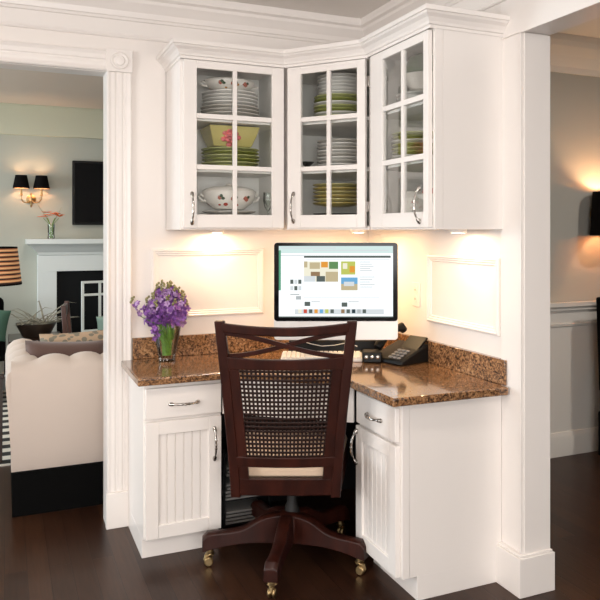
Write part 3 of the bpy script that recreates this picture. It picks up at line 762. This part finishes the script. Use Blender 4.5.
# ------------------------------------------------------------------ vase of violet flowers
fv = thing('flower_vase', 'clear glass vase packed with violet delphinium stems, on the left end of the granite', 'vase', (.695, 3.455, CT))
MB().lathe([(.036, 0), (.040, .004), (.038, .014), (.040, .03), (.052, .085), (.062, .135), (.066, .166), (.062, .166), (.058, .135), (.048, .085), (.036, .03), (.0, .02)], 28).build('glass_vase', M['vase'], fv)
rnd2 = random.Random(3)
heads = []
for k in range(26):
    a = k * 2.4; rr_ = .018 + .012 * (k % 3)
    q_r = (k + .5) / 26; tx, ty = .105 * q_r ** .5 * math.cos(a), .075 * q_r ** .5 * math.sin(a)
    tz = .345 - .10 * q_r + .03 * rnd2.random() - .02 * (tx < -.05)
    if k == 25: tx, ty, tz = -.160, -.01, .285
    base = (.018 * math.cos(a + 1), .018 * math.sin(a + 1), .026)
    mid = (.032 * math.cos(a), .03 * math.sin(a), .165)
    MB().tube([base, ((base[0] + mid[0]) / 2, (base[1] + mid[1]) / 2, .09), mid, (tx * .75, ty * .75, tz * .75)], [.0035, .0033, .003, .002], 6).build('stem', M['stem'], fv)
    heads.append((Vector(mid), Vector((tx, ty, tz))))
    if k % 2 == 0: MB().blob((0, 0, 0), (.007, .002, .03)).build('leaf', M['stem'], fv, T=Matrix.Translation((.035 * math.cos(a + .5), .035 * math.sin(a + .5), .12)) @ Matrix.Rotation(a, 4, 'Z') @ Matrix.Rotation(R(30), 4, 'Y'))
def petals(mb, c, size, rg):
    """five-petal floret"""
    ax = Vector((rg.uniform(-1, 1), rg.uniform(-1.2, .5), rg.uniform(-.4, 1))).normalized()
    q_ = ax.to_track_quat('Z', 'Y').to_matrix().to_4x4()
    for j in range(5):
        Tm = Matrix.Translation(c) @ q_ @ Matrix.Rotation(j * R(72), 4, 'Z') @ Matrix.Translation((size * .55, 0, 0)) @ Matrix.Rotation(R(-25), 4, 'Y')
        mb.blob((0, 0, 0), (size * .6, size * .42, size * .09), T=Tm, sub=1)
for k, (a, b) in enumerate(heads):
    mb = MB(); mb2 = MB(); bd = MB()
    d_ = (b - a); side = d_.cross(Vector((0, 0, 1)))
    n_ = 17
    for j in range(n_):
        f_ = .12 + .84 * j / n_
        p_ = a + d_ * f_; spread = .034 * (1.15 - f_ * .75)
        an = j * 2.4; off = Vector((math.cos(an) * spread, math.sin(an) * spread * .8, rnd2.uniform(-.012, .012)))
        petals(mb if j % 3 else mb2, p_ + off, .019 * (1.2 - .45 * f_), rnd2)
    for j in range(5): bd.blob(tuple(b + Vector((rnd2.uniform(-.008, .008), rnd2.uniform(-.008, .008), -.004 + j * .006))), (.006, .006, .007), sub=1)
    fh = mb.build('flower_spike', M['petal'], fv, ang=80)
    mb2.build('pale_floret', M['petal2'], fh, ang=80); bd.build('bud', M['bud'], fh, ang=80)
lw = MB(); 
for j in range(8): petals(lw, Vector((-.056 + rnd2.uniform(-.015, .015), -.04 + rnd2.uniform(-.01, .01), .135 + rnd2.uniform(-.025, .03))), .015, rnd2)
lw.build('drooping_flowers', M['petal'], fv, ang=80)

# ------------------------------------------------------------------ swivel chair (local: +y = the way it faces, origin on the floor under the stem)
CX, CY = 1.118, 2.918
ch = thing('swivel_chair', 'dark mahogany swivel desk chair with a cane back panel and cream seat, at the desk', 'chair', (CX, CY, 0), -YAW)
def yb_(z): return -.27 - .12 * (z - .351) / .704
def hw_(z): return .2120 + .0540 * max(0, (z - .351) / .704) ** 1.25
def cx_(z): return -.008 * (1 - (z - .351) / .704)
def crv(s, z): return -.038 * (1 - s * s) * (.5 + .5 * (z - .35) / .7)
def slab(s0, s1, lo, hi, th=.024, n=14, bow=1., yoff=0.):
    rs = []
    for k in range(n + 1):
        s = s0 + (s1 - s0) * k / n; zl, zh = lo(s), hi(s); r_ = []
        for z, dy in ((zl, -th / 2), (zl, th / 2), (zh, th / 2), (zh, -th / 2)):
            r_.append((cx_(z) + s * hw_(z), yb_(z) + bow * crv(s, z) + dy + yoff, z))
        rs.append(r_)
    m_ = MB(); m_.rings(rs); return m_
for sgn in (-1, 1):
    m_ = MB(); rs = []
    for k in range(13):
        z = .358 + (1.056 - .358) * k / 12; hwz = hw_(z); w_ = .038
        xo = cx_(z) + sgn * hwz; xi = cx_(z) + sgn * (hwz - w_); y = yb_(z)
        rs.append([(xo, y - .017, z), (xi, y - .019, z), (xi, y + .015, z), (xo, y + .015, z)])
    m_.rings(rs); m_.build('back_post', M['mahog'], ch, bevel=.004)
slab(-.9, .9, lambda s: 1.001 + .016 * s * s, lambda s: 1.035 + .018 * s * s).build('top_rail', M['mahog'], ch, bevel=.004)
f1 = lambda s: .965 - .046 * math.sin(s * 1.55)
f2 = lambda s: .965 + .046 * math.sin(s * 1.55)
slab(-.88, .88, lambda s: f1(s) - .009, lambda s: f1(s) + .009, .012, 20).build('cross_slat', M['mahog'], ch, bevel=.002)
slab(-.88, .88, lambda s: f2(s) - .009, lambda s: f2(s) + .009, .010, 20, yoff=.010).build('cross_slat', M['mahog'], ch, bevel=.002)
slab(-.87, .87, lambda s: .872, lambda s: .912 + .010 * s * s).build('middle_rail', M['mahog'], ch, bevel=.003)
slab(-.87, .87, lambda s: .486 - .0 * s, lambda s: .527).build('lower_rail', M['mahog'], ch, bevel=.003)
for sgn in (-1, 1):
    rs = []
    for k in range(9):
        z = .435 + (.90 - .435) * k / 8; a = hw_(z) - .038; b = a - .036
        s1_, s2_ = a / hw_(z), b / hw_(z)
        r_ = []
        for xx, s in ((a, s1_), (b, s2_)):
            y = yb_(z) + crv(s, z); r_.append((cx_(z) + sgn * xx, y - .010, z))
        for xx, s in ((b, s2_), (a, s1_)):
            y = yb_(z) + crv(s, z); r_.append((cx_(z) + sgn * xx, y + .010, z))
        rs.append(r_)
    m_ = MB(); m_.rings(rs); m_.build('cane_stile', M['mahog'], ch, bevel=.002)
# cane lattice with real holes
NX, NY = 22, 21; cn = MB()
def cpt(i, j):
    # i in 0..2NX, j in 0..2NY ; even spans = solid strand
    def pos(k, n, fr):
        c0 = k // 2; return (c0 + (fr if k % 2 else 0)) / n
    u = pos(i, NX, .50); v = pos(j, NY, .50)
    z = .524 + (.877 - .524) * v; a = hw_(z) - .066; x = (-1 + 2 * u) * a
    s = x / hw_(z)
    return (x + cx_(z), yb_(z) + crv(s, z), z)
grid = [[cn.bm.verts.new(cpt(i, j)) for j in range(2 * NY + 1)] for i in range(2 * NX + 1)]
for i in range(2 * NX):
    for j in range(2 * NY):
        if i % 2 and j % 2: continue
        cn.bm.faces.new((grid[i][j], grid[i + 1][j], grid[i + 1][j + 1], grid[i][j + 1]))
co_ = cn.build('cane_panel', M['cane'], ch)
md = co_.modifiers.new('thick', 'SOLIDIFY'); md.thickness = .0022; md.offset = 0
# seat
seat = [(-.205, -.255), (.205, -.255), (.245, .19), (.21, .225), (-.21, .225), (-.245, .19)]
MB().prism(seat, .362, .424).build('seat_frame', M['mahog'], ch, bevel=.006)
cush = MB(); sp = [(x * .95, y * .98) for x, y in seat]
cush.rings([[(x, y, .425) for x, y in sp], [(x * 1.03, y * 1.03, .455) for x, y in sp], [(x * 1.0, y * 1.0, .478) for x, y in sp], [(x * .8, y * .8, .494) for x, y in sp], [(x * .3, y * .3, .500) for x, y in sp]])
cush.build('seat_cushion', M['cushion'], ch, bevel=.008)
slab(-.87, .87, lambda s: .366, lambda s: .437, .022, bow=.4).build('seat_rail', M['mahog'], ch, bevel=.004)
MB().lathe([(.03, .16), (.034, .2), (.028, .22), (.022, .24), (.022, .33), (.05, .345), (.05, .361)], 20).build('stem', M['dark'], ch)
MB().box(-.11, .11, -.09, .09, .340, .3615).build('tilt_mechanism', M['blackplast'], ch, bevel=.004)
# five-star wooden base; one arm points at the camera
hubang = math.atan2(-.844, -.536) + YAW + R(1)   # local direction of the near arm
MB().lathe([(.04, .075), (.052, .085), (.055, .17), (.048, .195), (.03, .205), (.0, .205)], 24, Matrix.Translation((-.012, -.010, 0))).build('base_hub', M['mahog'], ch)
arm0 = None; cas0 = None
for k in range(5):
    a = hubang + k * R(72)
    if arm0 is None:
        rs = []
        for q_ in range(17):
            f_ = q_ / 16; x = .03 + .330 * f_
            top = (.200 - .056 * (1 / (1 + math.exp(-(f_ - .36) * 13))) - .004 * f_) - (.022 * ((f_ - .92) / .08) ** 2 if f_ > .92 else 0)
            bot = .078 + .016 * math.sin(f_ * math.pi) - .010 * f_
            hw2 = .030 - .004 * f_ + (.003 if f_ > .85 else 0)
            rs.append([(x, -hw2, bot), (x, hw2, bot), (x, hw2 * .9, top - .006), (x, hw2 * .5, top), (x, -hw2 * .5, top), (x, -hw2 * .9, top - .006)])
        m_ = MB(); m_.rings(rs); arm0 = m_.build('base_arm', M['mahog'], ch, bevel=.003); arm = arm0
        # caster as the arm's own piece
        c_ = MB(); c_.lathe([(.014, .068), (.014, .056), (.020, .05), (.010, .045), (.008, .04)], 16, Matrix.Translation((.328, 0, 0)))
        cs = c_.build('caster', M['brass'], arm0)
        w_ = MB()
        for s2 in (-1, 1):
            w_.lathe([(.0, 0), (.014, 0), (.0185, .004), (.0185, .010), (.014, .014), (.0, .014)], 20, Matrix.Translation((.334, s2 * .009 - .007, .0187)) @ Matrix.Rotation(R(-90), 4, 'X'))
        wh = w_.build('caster_wheel', M['brass'], arm0)
        h_ = MB().tube([(.316, 0, .040), (.328, 0, .048), (.344, 0, .038), (.350, 0, .024)], [.008, .011, .010, .006], 10); h_.build('caster_hood', M['brass'], arm0)
    else:
        arm = copy_tree(arm0, ch)
    arm.rotation_euler = (0, 0, a); arm.location = (-.015, -.012, 0)

# paper rack in the knee space
pk = thing('paper_rack', 'black wire rack with stacked papers in the dark knee space left of the chair stem', 'rack', (1.02, 3.36, 0), 0)
m_ = MB()
for x in (-.11, .11):
    for y in (-.12, .12): m_.box(x - .005, x + .005, y - .005, y + .005, 0, .40)
for z in (.05, .16, .27, .38): m_.box(-.11, .11, -.12, .12, z - .004, z)
m_.build('frame', M['blackplast'], pk)
for z, n in ((.05, 4), (.16, 5), (.27, 3)):
    for k in range(n): MB().box(-.10 + rnd.uniform(0, .012), .095 + rnd.uniform(-.012, 0), -.115, .10, z + .001 + k * .016, z + .006 + k * .016 + .004).build('paper_sheaf', M['paper'], pk)

# ------------------------------------------------------------------ living room
# sofa seen from behind
sf = thing('sofa', 'ivory upholstered sofa with a scalloped back, seen from behind through the left opening', 'sofa', (.03, 3.86, 0))
LW = 1.9
bk = MB(); n = 76; rs = []
for k in range(n + 1):
    x = LW * k / n
    lob = abs(math.sin(math.pi * (x - .12) / .152)) if x > .12 else 0.
    top = .738 + .026 * lob ** .6
    fl = .03 * max(0, 1 - x / .06) ** 2
    rs.append([(x, .035 + .0, .215), (x, .0, .30), (x, -.012, .55), (x, -.012, top - .05), (x, .0, top - .015), (x, .035, top + .004), (x, .09, top + .010), (x, .16, top - .002), (x, .19, top - .04), (x, .20, .45), (x, .20, .215)])
bk.rings(rs); bk.build('backrest', M['sofa'], sf, ang=50)
am = MB()
for (ax0, ax1) in ((-.025, .155), (LW - .155, LW + .025)):
    rs = []
    for k in range(33):
        y = .045 + .82 * k / 32; lob = abs(math.sin(math.pi * (y - .045) / .205)) ** .6
        t_ = .722 + .035 * lob
        c_ = (ax0 + ax1) / 2; h_ = (ax1 - ax0) / 2
        rs.append([(ax0 + .03, y, .215), (ax0 + .012, y, .5), (ax0, y, t_ - .08), (ax0 + .01, y, t_ - .03), (c_ - h_ * .5, y, t_), (c_, y, t_ + .01), (c_ + h_ * .5, y, t_), (ax1 - .01, y, t_ - .03), (ax1, y, t_ - .08), (ax1 - .012, y, .5), (ax1 - .03, y, .215)])
    a_ = MB(); a_.rings(rs); a_.build('arm', M['sofa'], sf, ang=50)
MB().box(.15, LW - .15, .19, .86, .215, .34).build('seat_base', M['sofa'], sf, bevel=.02)
for k in range(2): MB().box(.157 + k * .795, .157 + .79 + k * .795, .205, .88, .342, .47).build('seat_cushion', M['sofa'], sf, bevel=.035, seg=4)
MB().box(.004, LW - .004, .020, .84, 0, .214).build('recessed_base', M['blackfab'], sf)  # solid black block in place of the shade under the sofa
def pillow(name, w_, h_, d_, mat, label, loc, rot, cat='cushion'):
    m_ = MB(); N = 14; top = []; bot = []
    for i in range(N + 1):
        r1 = []; r2 = []
        for j in range(N + 1):
            u, v = -1 + 2 * i / N, -1 + 2 * j / N
            f_ = (max(0, 1 - u ** 4) * max(0, 1 - v ** 4)) ** .5; pin_ = 1 - .08 * (1 - abs(u)) * 0 - .06 * (u * u * v * v)
            px_, pz_ = u * w_ / 2 * (1 - .05 * (1 - v * v)), v * h_ / 2 * (1 - .05 * (1 - u * u))
            r1.append(m_.bm.verts.new((px_, -d_ / 2 * f_ - .002, pz_))); r2.append(m_.bm.verts.new((px_, d_ / 2 * f_ + .002, pz_)))
        top.append(r1); bot.append(r2)
    for i in range(N):
        for j in range(N):
            m_.bm.faces.new((top[i][j], top[i + 1][j], top[i + 1][j + 1], top[i][j + 1])); m_.bm.faces.new((bot[i][j], bot[i][j + 1], bot[i + 1][j + 1], bot[i + 1][j]))
    for i in range(N):
        m_.bm.faces.new((top[i][0], bot[i][0], bot[i + 1][0], top[i + 1][0])); m_.bm.faces.new((top[i][N], top[i + 1][N], bot[i + 1][N], bot[i][N]))
        m_.bm.faces.new((top[0][i], top[0][i + 1], bot[0][i + 1], bot[0][i])); m_.bm.faces.new((top[N][i], bot[N][i], bot[N][i + 1], top[N][i + 1]))
    o = m_.build(name, mat, ang=70); o.location = loc; o.rotation_euler = rot
    return tag(o, label, cat)
pillow('throw_cushion', .42, .36, .13, M['brownfab'], 'brown velvet cushion showing above the back of the ivory sofa', (.30, 4.145, .628), (R(-12), R(3), 0))
pillow('throw_cushion', .44, .37, .12, M['pattfab'], 'tan patterned cushion behind the brown one on the ivory sofa', (.40, 4.295, .652), (R(-14), R(-2), 0))
# rug
tag(B(-2.2, 3.0, 4.75, 6.95, .0005, .010).build('striped_rug', M['rug']), 'black and white striped rug on the living room floor beyond the sofa', 'rug')
# end table left of the sofa with striped lamp
et = thing('end_table', 'dark wooden end table under the striped lamp, left of the sofa', 'table', (-.235, 5.02, .0105))
MB().box(-.235, .235, -.235, .235, .50, .53).build('tabletop', M['darkwood'], et, bevel=.004)
for x in (-.21, .21):
    for y in (-.21, .21): MB().rings([[(x - .014, y - .014, 0), (x + .014, y - .014, 0), (x + .014, y + .014, 0), (x - .014, y + .014, 0)], [(x - .018, y - .018, .5), (x + .018, y - .018, .5), (x + .018, y + .018, .5), (x - .018, y + .018, .5)]]).build('leg', M['darkwood'], et)
tl = thing('table_lamp', 'table lamp with a black and orange striped drum shade at the left edge', 'lamp', (-.115, 4.98, .541))
MB().lathe([(.07, 0), (.075, .01), (.03, .03), (.025, .06), (.055, .14), (.06, .22), (.03, .32), (.012, .36), (.012, .52)], 24).build('lamp_base', M['blackplast'], tl)
sh = MB(); sh.lathe([(.215, .527), (.190, .750), (.187, .750), (.212, .527)], 40, cap=False); sh.build('lamp_shade', M['shadestripe'], tl)
MB().lathe([(.2165, .519), (.2168, .530), (.2130, .530), (.2125, .519)], 40, cap=False).build('shade_trim', M['shadeblack'], tl)
MB().lathe([(.1905, .742), (.191, .752), (.1865, .752), (.186, .742)], 40, cap=False).build('shade_trim', M['shadeblack'], tl)
MB().blob((0, 0, .60), .03).build('bulb', M['bulb'], tl)

# fireplace
fp = thing('fireplace', 'white mantelpiece surround with a black firebox on the far living room wall', 'fireplace', (1.03, 7.7, 0))
yw = -.002
MB().sweep([(.72, yw), (.72, yw - .10), (-.72, yw - .10), (-.72, yw)][::-1], [(0, 1.155), (-.012, 1.160), (-.02, 1.185), (-.045, 1.205), (-.06, 1.225), (-.105, 1.262), (-.125, 1.270), (-.125, 1.315), (.09, 1.315), (.09, 1.155)]).build('mantel_shelf', M['mantel'], fp, ang=25)
MB().box(-.74, .74, yw - .10, yw, 1.0, 1.158).build('frieze_board', M['mantel'], fp, bevel=.003)
for s2 in (-1, 1):
    a, b = sorted((s2 * .565, s2 * .74)); MB().box(a, b, yw - .10, yw, 0, 1.0).build('pilaster', M['mantel'], fp, bevel=.003)
    a, b = sorted((s2 * .55, s2 * .755)); MB().box(a, b, yw - .115, yw, 0, .14).build('plinth', M['mantel'], fp, bevel=.003)
MB().box(-.565, .565, yw - .05, yw, 0, 1.0).build('firebox', M['firebox'], fp)
MB().box(-.8, .8, -.55, yw - .116, 0, .02).build('hearth_slab', M['firebox'], fp)
# television
tv = thing('television', 'black flat television hung above the mantel', 'television', (1.22, 7.7, 1.77))
MB().box(-.607, .607, -.06, -.003, -.318, .318).build('case', M['blackplast'], tv, bevel=.006)
MB().box(-.585, .585, -.0625, -.0605, -.296, .296).build('screen', M['blackglass'], tv)
# sconce with two black shades
sn = thing('wall_sconce', 'brass two-arm wall sconce with black shades, left of the television', 'lamp', (.237, 7.7, 1.70))
Tr = Matrix.Rotation(R(90), 4, 'X')
MB().lathe([(.045, .001), (.045, .008), (.03, .014), (.012, .02), (.0, .02)], 20, Tr).build('backplate', M['brass'], sn)
MB().lathe([(.004, -.08), (.012, -.06), (.006, -.03), (.014, 0), (.008, .03), (.010, .05), (.0, .065)], 14, Matrix.Translation((0, -.04, 0))).build('centre_column', M['brass'], sn)
for s2 in (-1, 1):
    x_ = s2 * .090
    ar = MB().tube([(0, -.035, -.01), (s2 * .03, -.06, -.035), (s2 * .07, -.09, -.03), (x_, -.10, .0), (x_, -.10, .03)], .006, 8).build('arm', M['brass'], sn)
    MB().lathe([(.008, .03), (.02, .035), (.012, .04), (.010, .09), (.0, .09)], 14, Matrix.Translation((x_, -.10, 0))).build('candle_sleeve', M['brass'], ar)
    MB().lathe([(.076, .10), (.052, .225), (.050, .225), (.074, .10)], 28, Matrix.Translation((x_, -.10, 0)), cap=False).build('shade', M['shadeblack'], ar)
    MB().lathe([(.0735, .102), (.0495, .223)], 28, Matrix.Translation((x_, -.10, 0)), cap=False).build('shade_lining', M['shadeinner'], ar)
    MB().blob((x_, -.10, .135), (.012, .012, .022)).build('bulb', M['bulb'], ar)
    l = bpy.data.lights.new('sconce_light', 'POINT'); l.energy = 1.5; l.color = (1, .72, .48); l.shadow_soft_size = .02
    o = bpy.data.objects.new('sconce_light', l); COL.objects.link(o); o.location = (.237 + x_, 7.6, 1.70 + .165)
# vase with orange lilies on the mantel
lv = thing('flower_vase', 'narrow glass vase with orange flowers on the mantel', 'vase', (.41, 7.52, 1.3155))
MB().lathe([(.03, 0), (.034, .005), (.03, .05), (.034, .14), (.031, .14), (.027, .05), (.0, .01)], 20).build('glass_vase', M['vase'], lv)
for k in range(6):
    a = k * 1.05; r_ = .02 + .012 * (k % 2)
    MB().tube([(.012 * math.cos(a), .012 * math.sin(a), .01), (.018 * math.cos(a), .018 * math.sin(a), .14), (.07 * math.cos(a), .05 * math.sin(a), .20)], .003, 6).build('stem', M['stem'], lv)
    fl_ = MB(); c_ = Vector((.075 * math.cos(a), .05 * math.sin(a), .215 + .02 * (k % 3)))
    for j in range(6):
        b_ = j * R(60)
        fl_.blob((0, 0, 0), (.032, .012, .004), T=Matrix.Translation(c_) @ Matrix.Rotation(b_, 4, 'Z') @ Matrix.Rotation(R(-25 + 9 * k), 4, 'Y') @ Matrix.Translation((.024, 0, 0)), sub=1)
    fl_.build('lily', M['orange'], lv, ang=80)
for s2, L_ in ((-1, .19), (1, .13)):
    MB().tube([(s2 * .01, 0, .13), (s2 * .05, 0, .22), (s2 * L_ * .75, 0, .20 + L_ * .85)], [.004, .009, .002], 6, .3).build('long_leaf', M['bud'], lv)

# white lattice-back chair with teal cushion in front of the hearth
wc = thing('side_chair', 'white lattice-back chair in front of the black firebox', 'chair', (.90, 6.83, .0105), R(8))
m_ = MB()
for x in (-.235, .215): m_.box(x, x + .02, .19, .22, 0, .925)
for z in (.46, .79, .905): m_.box(-.215, .215, .192, .218, z, z + .02)
m_.box(-.082, -.062, .194, .216, .48, .905); m_.box(.062, .082, .194, .216, .48, .905)
m_.build('lattice_back', M['mantel'], wc)
MB().box(-.235, .235, -.23, .22, .42, .458).build('seat', M['mantel'], wc, bevel=.004)
for x in (-.22, .22): MB().box(x - .014, x + .014, -.225, -.197, 0, .42).build('leg', M['mantel'], wc)
pl_ = pillow('throw_cushion', .40, .17, .13, M['tealfab'], 'pale teal cushion propped on the white lattice-back chair', (.93, 6.70, .560), (R(-10), 0, R(8)))
bc = thing('side_chair', 'reddish brown wooden chair just left of the white lattice-back chair', 'chair', (.66, 6.22, .0105), R(82))
for x in (-.19, .19): MB().rings([[(x - .016, .17, 0), (x + .016, .17, 0), (x + .016, .20, 0), (x - .016, .20, 0)], [(x - .02, .17, .45), (x + .02, .17, .45), (x + .02, .21, .45), (x - .02, .21, .45)], [(x - .018, .20, .80), (x + .018, .20, .80), (x + .018, .235, .80), (x - .018, .235, .80)]]).build('back_post', M['redwood'], bc, bevel=.003)
MB().box(-.18, .18, .205, .23, .70, .79).build('top_rail', M['redwood'], bc, bevel=.003)
MB().box(-.21, .21, -.2, .2, .42, .45).build('seat', M['redwood'], bc, bevel=.004)
for x in (-.19, .19): MB().box(x - .015, x + .015, -.19, -.16, 0, .42).build('leg', M['redwood'], bc)
# coffee table with a bowl of air plants
cf = thing('coffee_table', 'low dark wooden table carrying the bowl of air plants', 'table', (.25, 6.68, .0405))
MB().box(-.22, .20, -.25, .25, .43, .46).build('tabletop', M['darkwood'], cf, bevel=.004)
for x in (-.19, .17):
    for y in (-.22, .22): MB().box(x - .02, x + .02, y - .02, y + .02, -.03, .43).build('leg', M['darkwood'], cf)
pb = thing('bowl_planter', 'dark bronze bowl spilling grey spiky air plants, above the left end of the sofa', 'planter', (.245, 6.66, .501))
MB().lathe([(.10, 0), (.11, .01), (.155, .10), (.160, .118), (.152, .118), (.0, .09)], 28, sx=1.0).build('bowl', M['planter'], pb)
rg = random.Random(11)
for k in range(34):
    a = rg.uniform(0, 2 * math.pi); L_ = rg.uniform(.12, .27); el = rg.uniform(.15, .9)
    p0 = Vector((rg.uniform(-.1, .1), rg.uniform(-.08, .08), .10)); d_ = Vector((math.cos(a), math.sin(a) * .6, el))
    p1_ = p0 + d_ * L_ * .5; p2 = p0 + d_ * L_ * .85 + Vector((0, 0, -.02)); p3 = p0 + Vector((d_.x * L_ * 1.15, d_.y * L_ * 1.1, el * L_ * .75 - .01))
    MB().tube([p0, p1_, p2, p3], [.009, .008, .005, .001], 6, .5).build('air_plant_leaf', M['airplant'], pb)
# black armchair with green cushion at the left edge
ac = thing('armchair', 'black armchair at the far left beyond the sofa', 'armchair', (-.42, 6.78, .0105), R(-6))
MB().box(-.36, .36, -.36, .36, .14, .42).build('seat', M['blackfab'], ac, bevel=.03, seg=3)
for s2 in (-1, 1): a, b = sorted((s2 * .28, s2 * .40)); MB().box(a, b, -.38, .36, .10, .50).build('arm', M['blackfab'], ac, bevel=.04, seg=3)
MB().box(-.38, .38, .28, .42, .10, .80).build('backrest', M['blackfab'], ac, bevel=.05, seg=3)
for x in (-.33, .33):
    for y in (-.32, .36): MB().box(x - .02, x + .02, y - .02, y + .02, 0, .13).build('leg', M['darkwood'], ac)
pillow('throw_cushion', .34, .25, .12, M['greenfab'], 'green cushion on the black armchair at the far left', (-.13, 6.50, .645), (R(-14), R(6), R(-20)))

# ------------------------------------------------------------------ dining room pieces at the right edge
dn_ = thing('wall_sconce', 'black-shaded wall sconce glowing at the right edge, in the dining room', 'lamp', (3.437, BK - .006, 1.50))
MB().lathe([(.05, .001), (.05, .008), (.02, .02), (.0, .02)], 20, Tr).build('backplate', M['brass'], dn_)
MB().tube([(0, -.02, 0), (0, -.08, -.03), (0, -.12, 0)], .008, 8).build('arm', M['brass'], dn_)
MB().lathe([(.128, -.135), (.112, .135), (.109, .135), (.125, -.135)], 36, Matrix.Translation((0, -.135, 0)), cap=False).build('shade', M['shadeblack'], dn_)
MB().lathe([(.1245, -.134), (.1085, .134)], 36, Matrix.Translation((0, -.135, 0)), cap=False).build('shade_lining', M['shadeinner'], dn_)
MB().blob((0, -.135, 0), .025).build('bulb', M['bulb'], dn_)
l = bpy.data.lights.new('dining_sconce_light', 'POINT'); l.energy = 9; l.color = (1, .64, .36); l.shadow_soft_size = .03
o = bpy.data.objects.new('dining_sconce_light', l); COL.objects.link(o); o.location = (3.437, BK - .141, 1.54)
dc = thing('dining_chair', 'black upholstered dining chair cut off by the right edge', 'chair', (3.52, 3.15, 0), 0)
MB().rings([[(-.235 + .0, .16, .42), (.235, .16, .42), (.235, .24, .42), (-.235, .24, .42)], [(-.245, .20, .99), (.245, .20, .99), (.245, .255, .99), (-.245, .255, .99)]]).build('backrest', M['blackfab'], dc, bevel=.012, seg=3)
MB().box(-.235, .235, -.24, .24, .30, .47).build('seat', M['blackfab'], dc, bevel=.02, seg=3)
MB().box(-.238, .238, -.243, .243, .03, .30).build('skirt', M['blackfab'], dc, bevel=.01)
MB().tube([(-.24, .158, .45), (-.247, .198, .98)], .004, 6).build('piping', M['piping'], dc)
for x in (-.2, .2):
    for y in (-.2, .2): MB().box(x - .02, x + .02, y - .02, y + .02, 0, .03).build('leg', M['darkwood'], dc)

# ------------------------------------------------------------------ unseen ceiling downlights, added to light the rooms
def added_downlight(x, y, z, power, label, size=.12, col=(1, .90, .80)):
    d_ = thing('ceiling_light', label, 'lamp', (x, y, z))
    MB().lathe([(.085, -.001), (.085, -.006), (.07, -.010), (.065, -.006), (.065, -.001)], 28).build('trim_ring', M['trim'], d_)
    MB().lathe([(.064, -.002), (.064, -.004), (.0, -.004)], 28).build('lens', M['lens'], d_)
    l_ = bpy.data.lights.new('downlight', 'AREA'); l_.shape = 'DISK'; l_.size = size; l_.energy = power; l_.color = col
    o_ = bpy.data.objects.new('downlight', l_); COL.objects.link(o_); o_.location = (x, y, z - .014)
added_downlight(.2, 1.6, KC, 9, 'recessed ceiling light in the kitchen nearest to the desk chair')
added_downlight(-1.4, 1.6, KC, 9, 'recessed ceiling light on the left of the kitchen')
added_downlight(.2, -.6, KC, 9, 'recessed ceiling light at the rear right of the kitchen')
added_downlight(-1.4, -.6, KC, 9, 'recessed ceiling light at the rear left of the kitchen')
added_downlight(3.6, 1.8, DC, 22, 'recessed ceiling light over the dining room')
added_downlight(.4, 5.6, LC, 14, 'recessed ceiling light over the living room')
# area lights at the unseen windows; the kitchen pair added as fill
def window_fill(loc, rot, sx, sy, power, col):
    l_ = bpy.data.lights.new('window_daylight', 'AREA'); l_.shape = 'RECTANGLE'; l_.size = sx; l_.size_y = sy; l_.energy = power; l_.color = col
    o_ = bpy.data.objects.new('window_daylight', l_); COL.objects.link(o_); o_.location = loc; o_.rotation_euler = rot
window_fill((XL0 + .01, .5, 1.5), (0, R(-90), 0), 1.25, 2.1, 62, (1, .97, .94))  # added fill at the left kitchen window
window_fill((-.3, YR0 + .01, 1.52), (R(90), 0, 0), 2.5, 1.3, 80, (1, .97, .94))  # added fill at the rear kitchen window
window_fill((-3.98, 5.75, 1.45), (0, R(-90), 0), 1.4, 2.2, 120, (.80, .93, 1.0))

w_ = bpy.data.worlds.new('sky'); SC.world = w_; w_.use_nodes = True
w_.node_tree.nodes['Background'].inputs['Color'].default_value = (.75, .85, 1, 1)
w_.node_tree.nodes['Background'].inputs['Strength'].default_value = 1.0

# ------------------------------------------------------------------ camera
cam = bpy.data.cameras.new('camera'); co = bpy.data.objects.new('camera', cam); COL.objects.link(co)
co.location = (0, 0, 1.39); co.rotation_euler = (R(90), 0, -YAW)
cam.sensor_width = 36; cam.lens = 36 * 731.9 / 600
cam.shift_x = -(334.4 - 300) / 600; cam.shift_y = (231.2 - 300) / 600
cam.clip_start = .05
SC.camera = co
SC.view_settings.view_transform = 'Standard'; SC.view_settings.look = 'None'
SC.view_settings.exposure = 0.2; SC.view_settings.gamma = 1; SC.view_settings.use_curve_mapping = False
SC.cycles.use_denoising = True
SC.cycles.max_bounces = 8; SC.cycles.diffuse_bounces = 5; SC.cycles.transparent_max_bounces = 16
SC.cycles.sample_clamp_indirect = 6
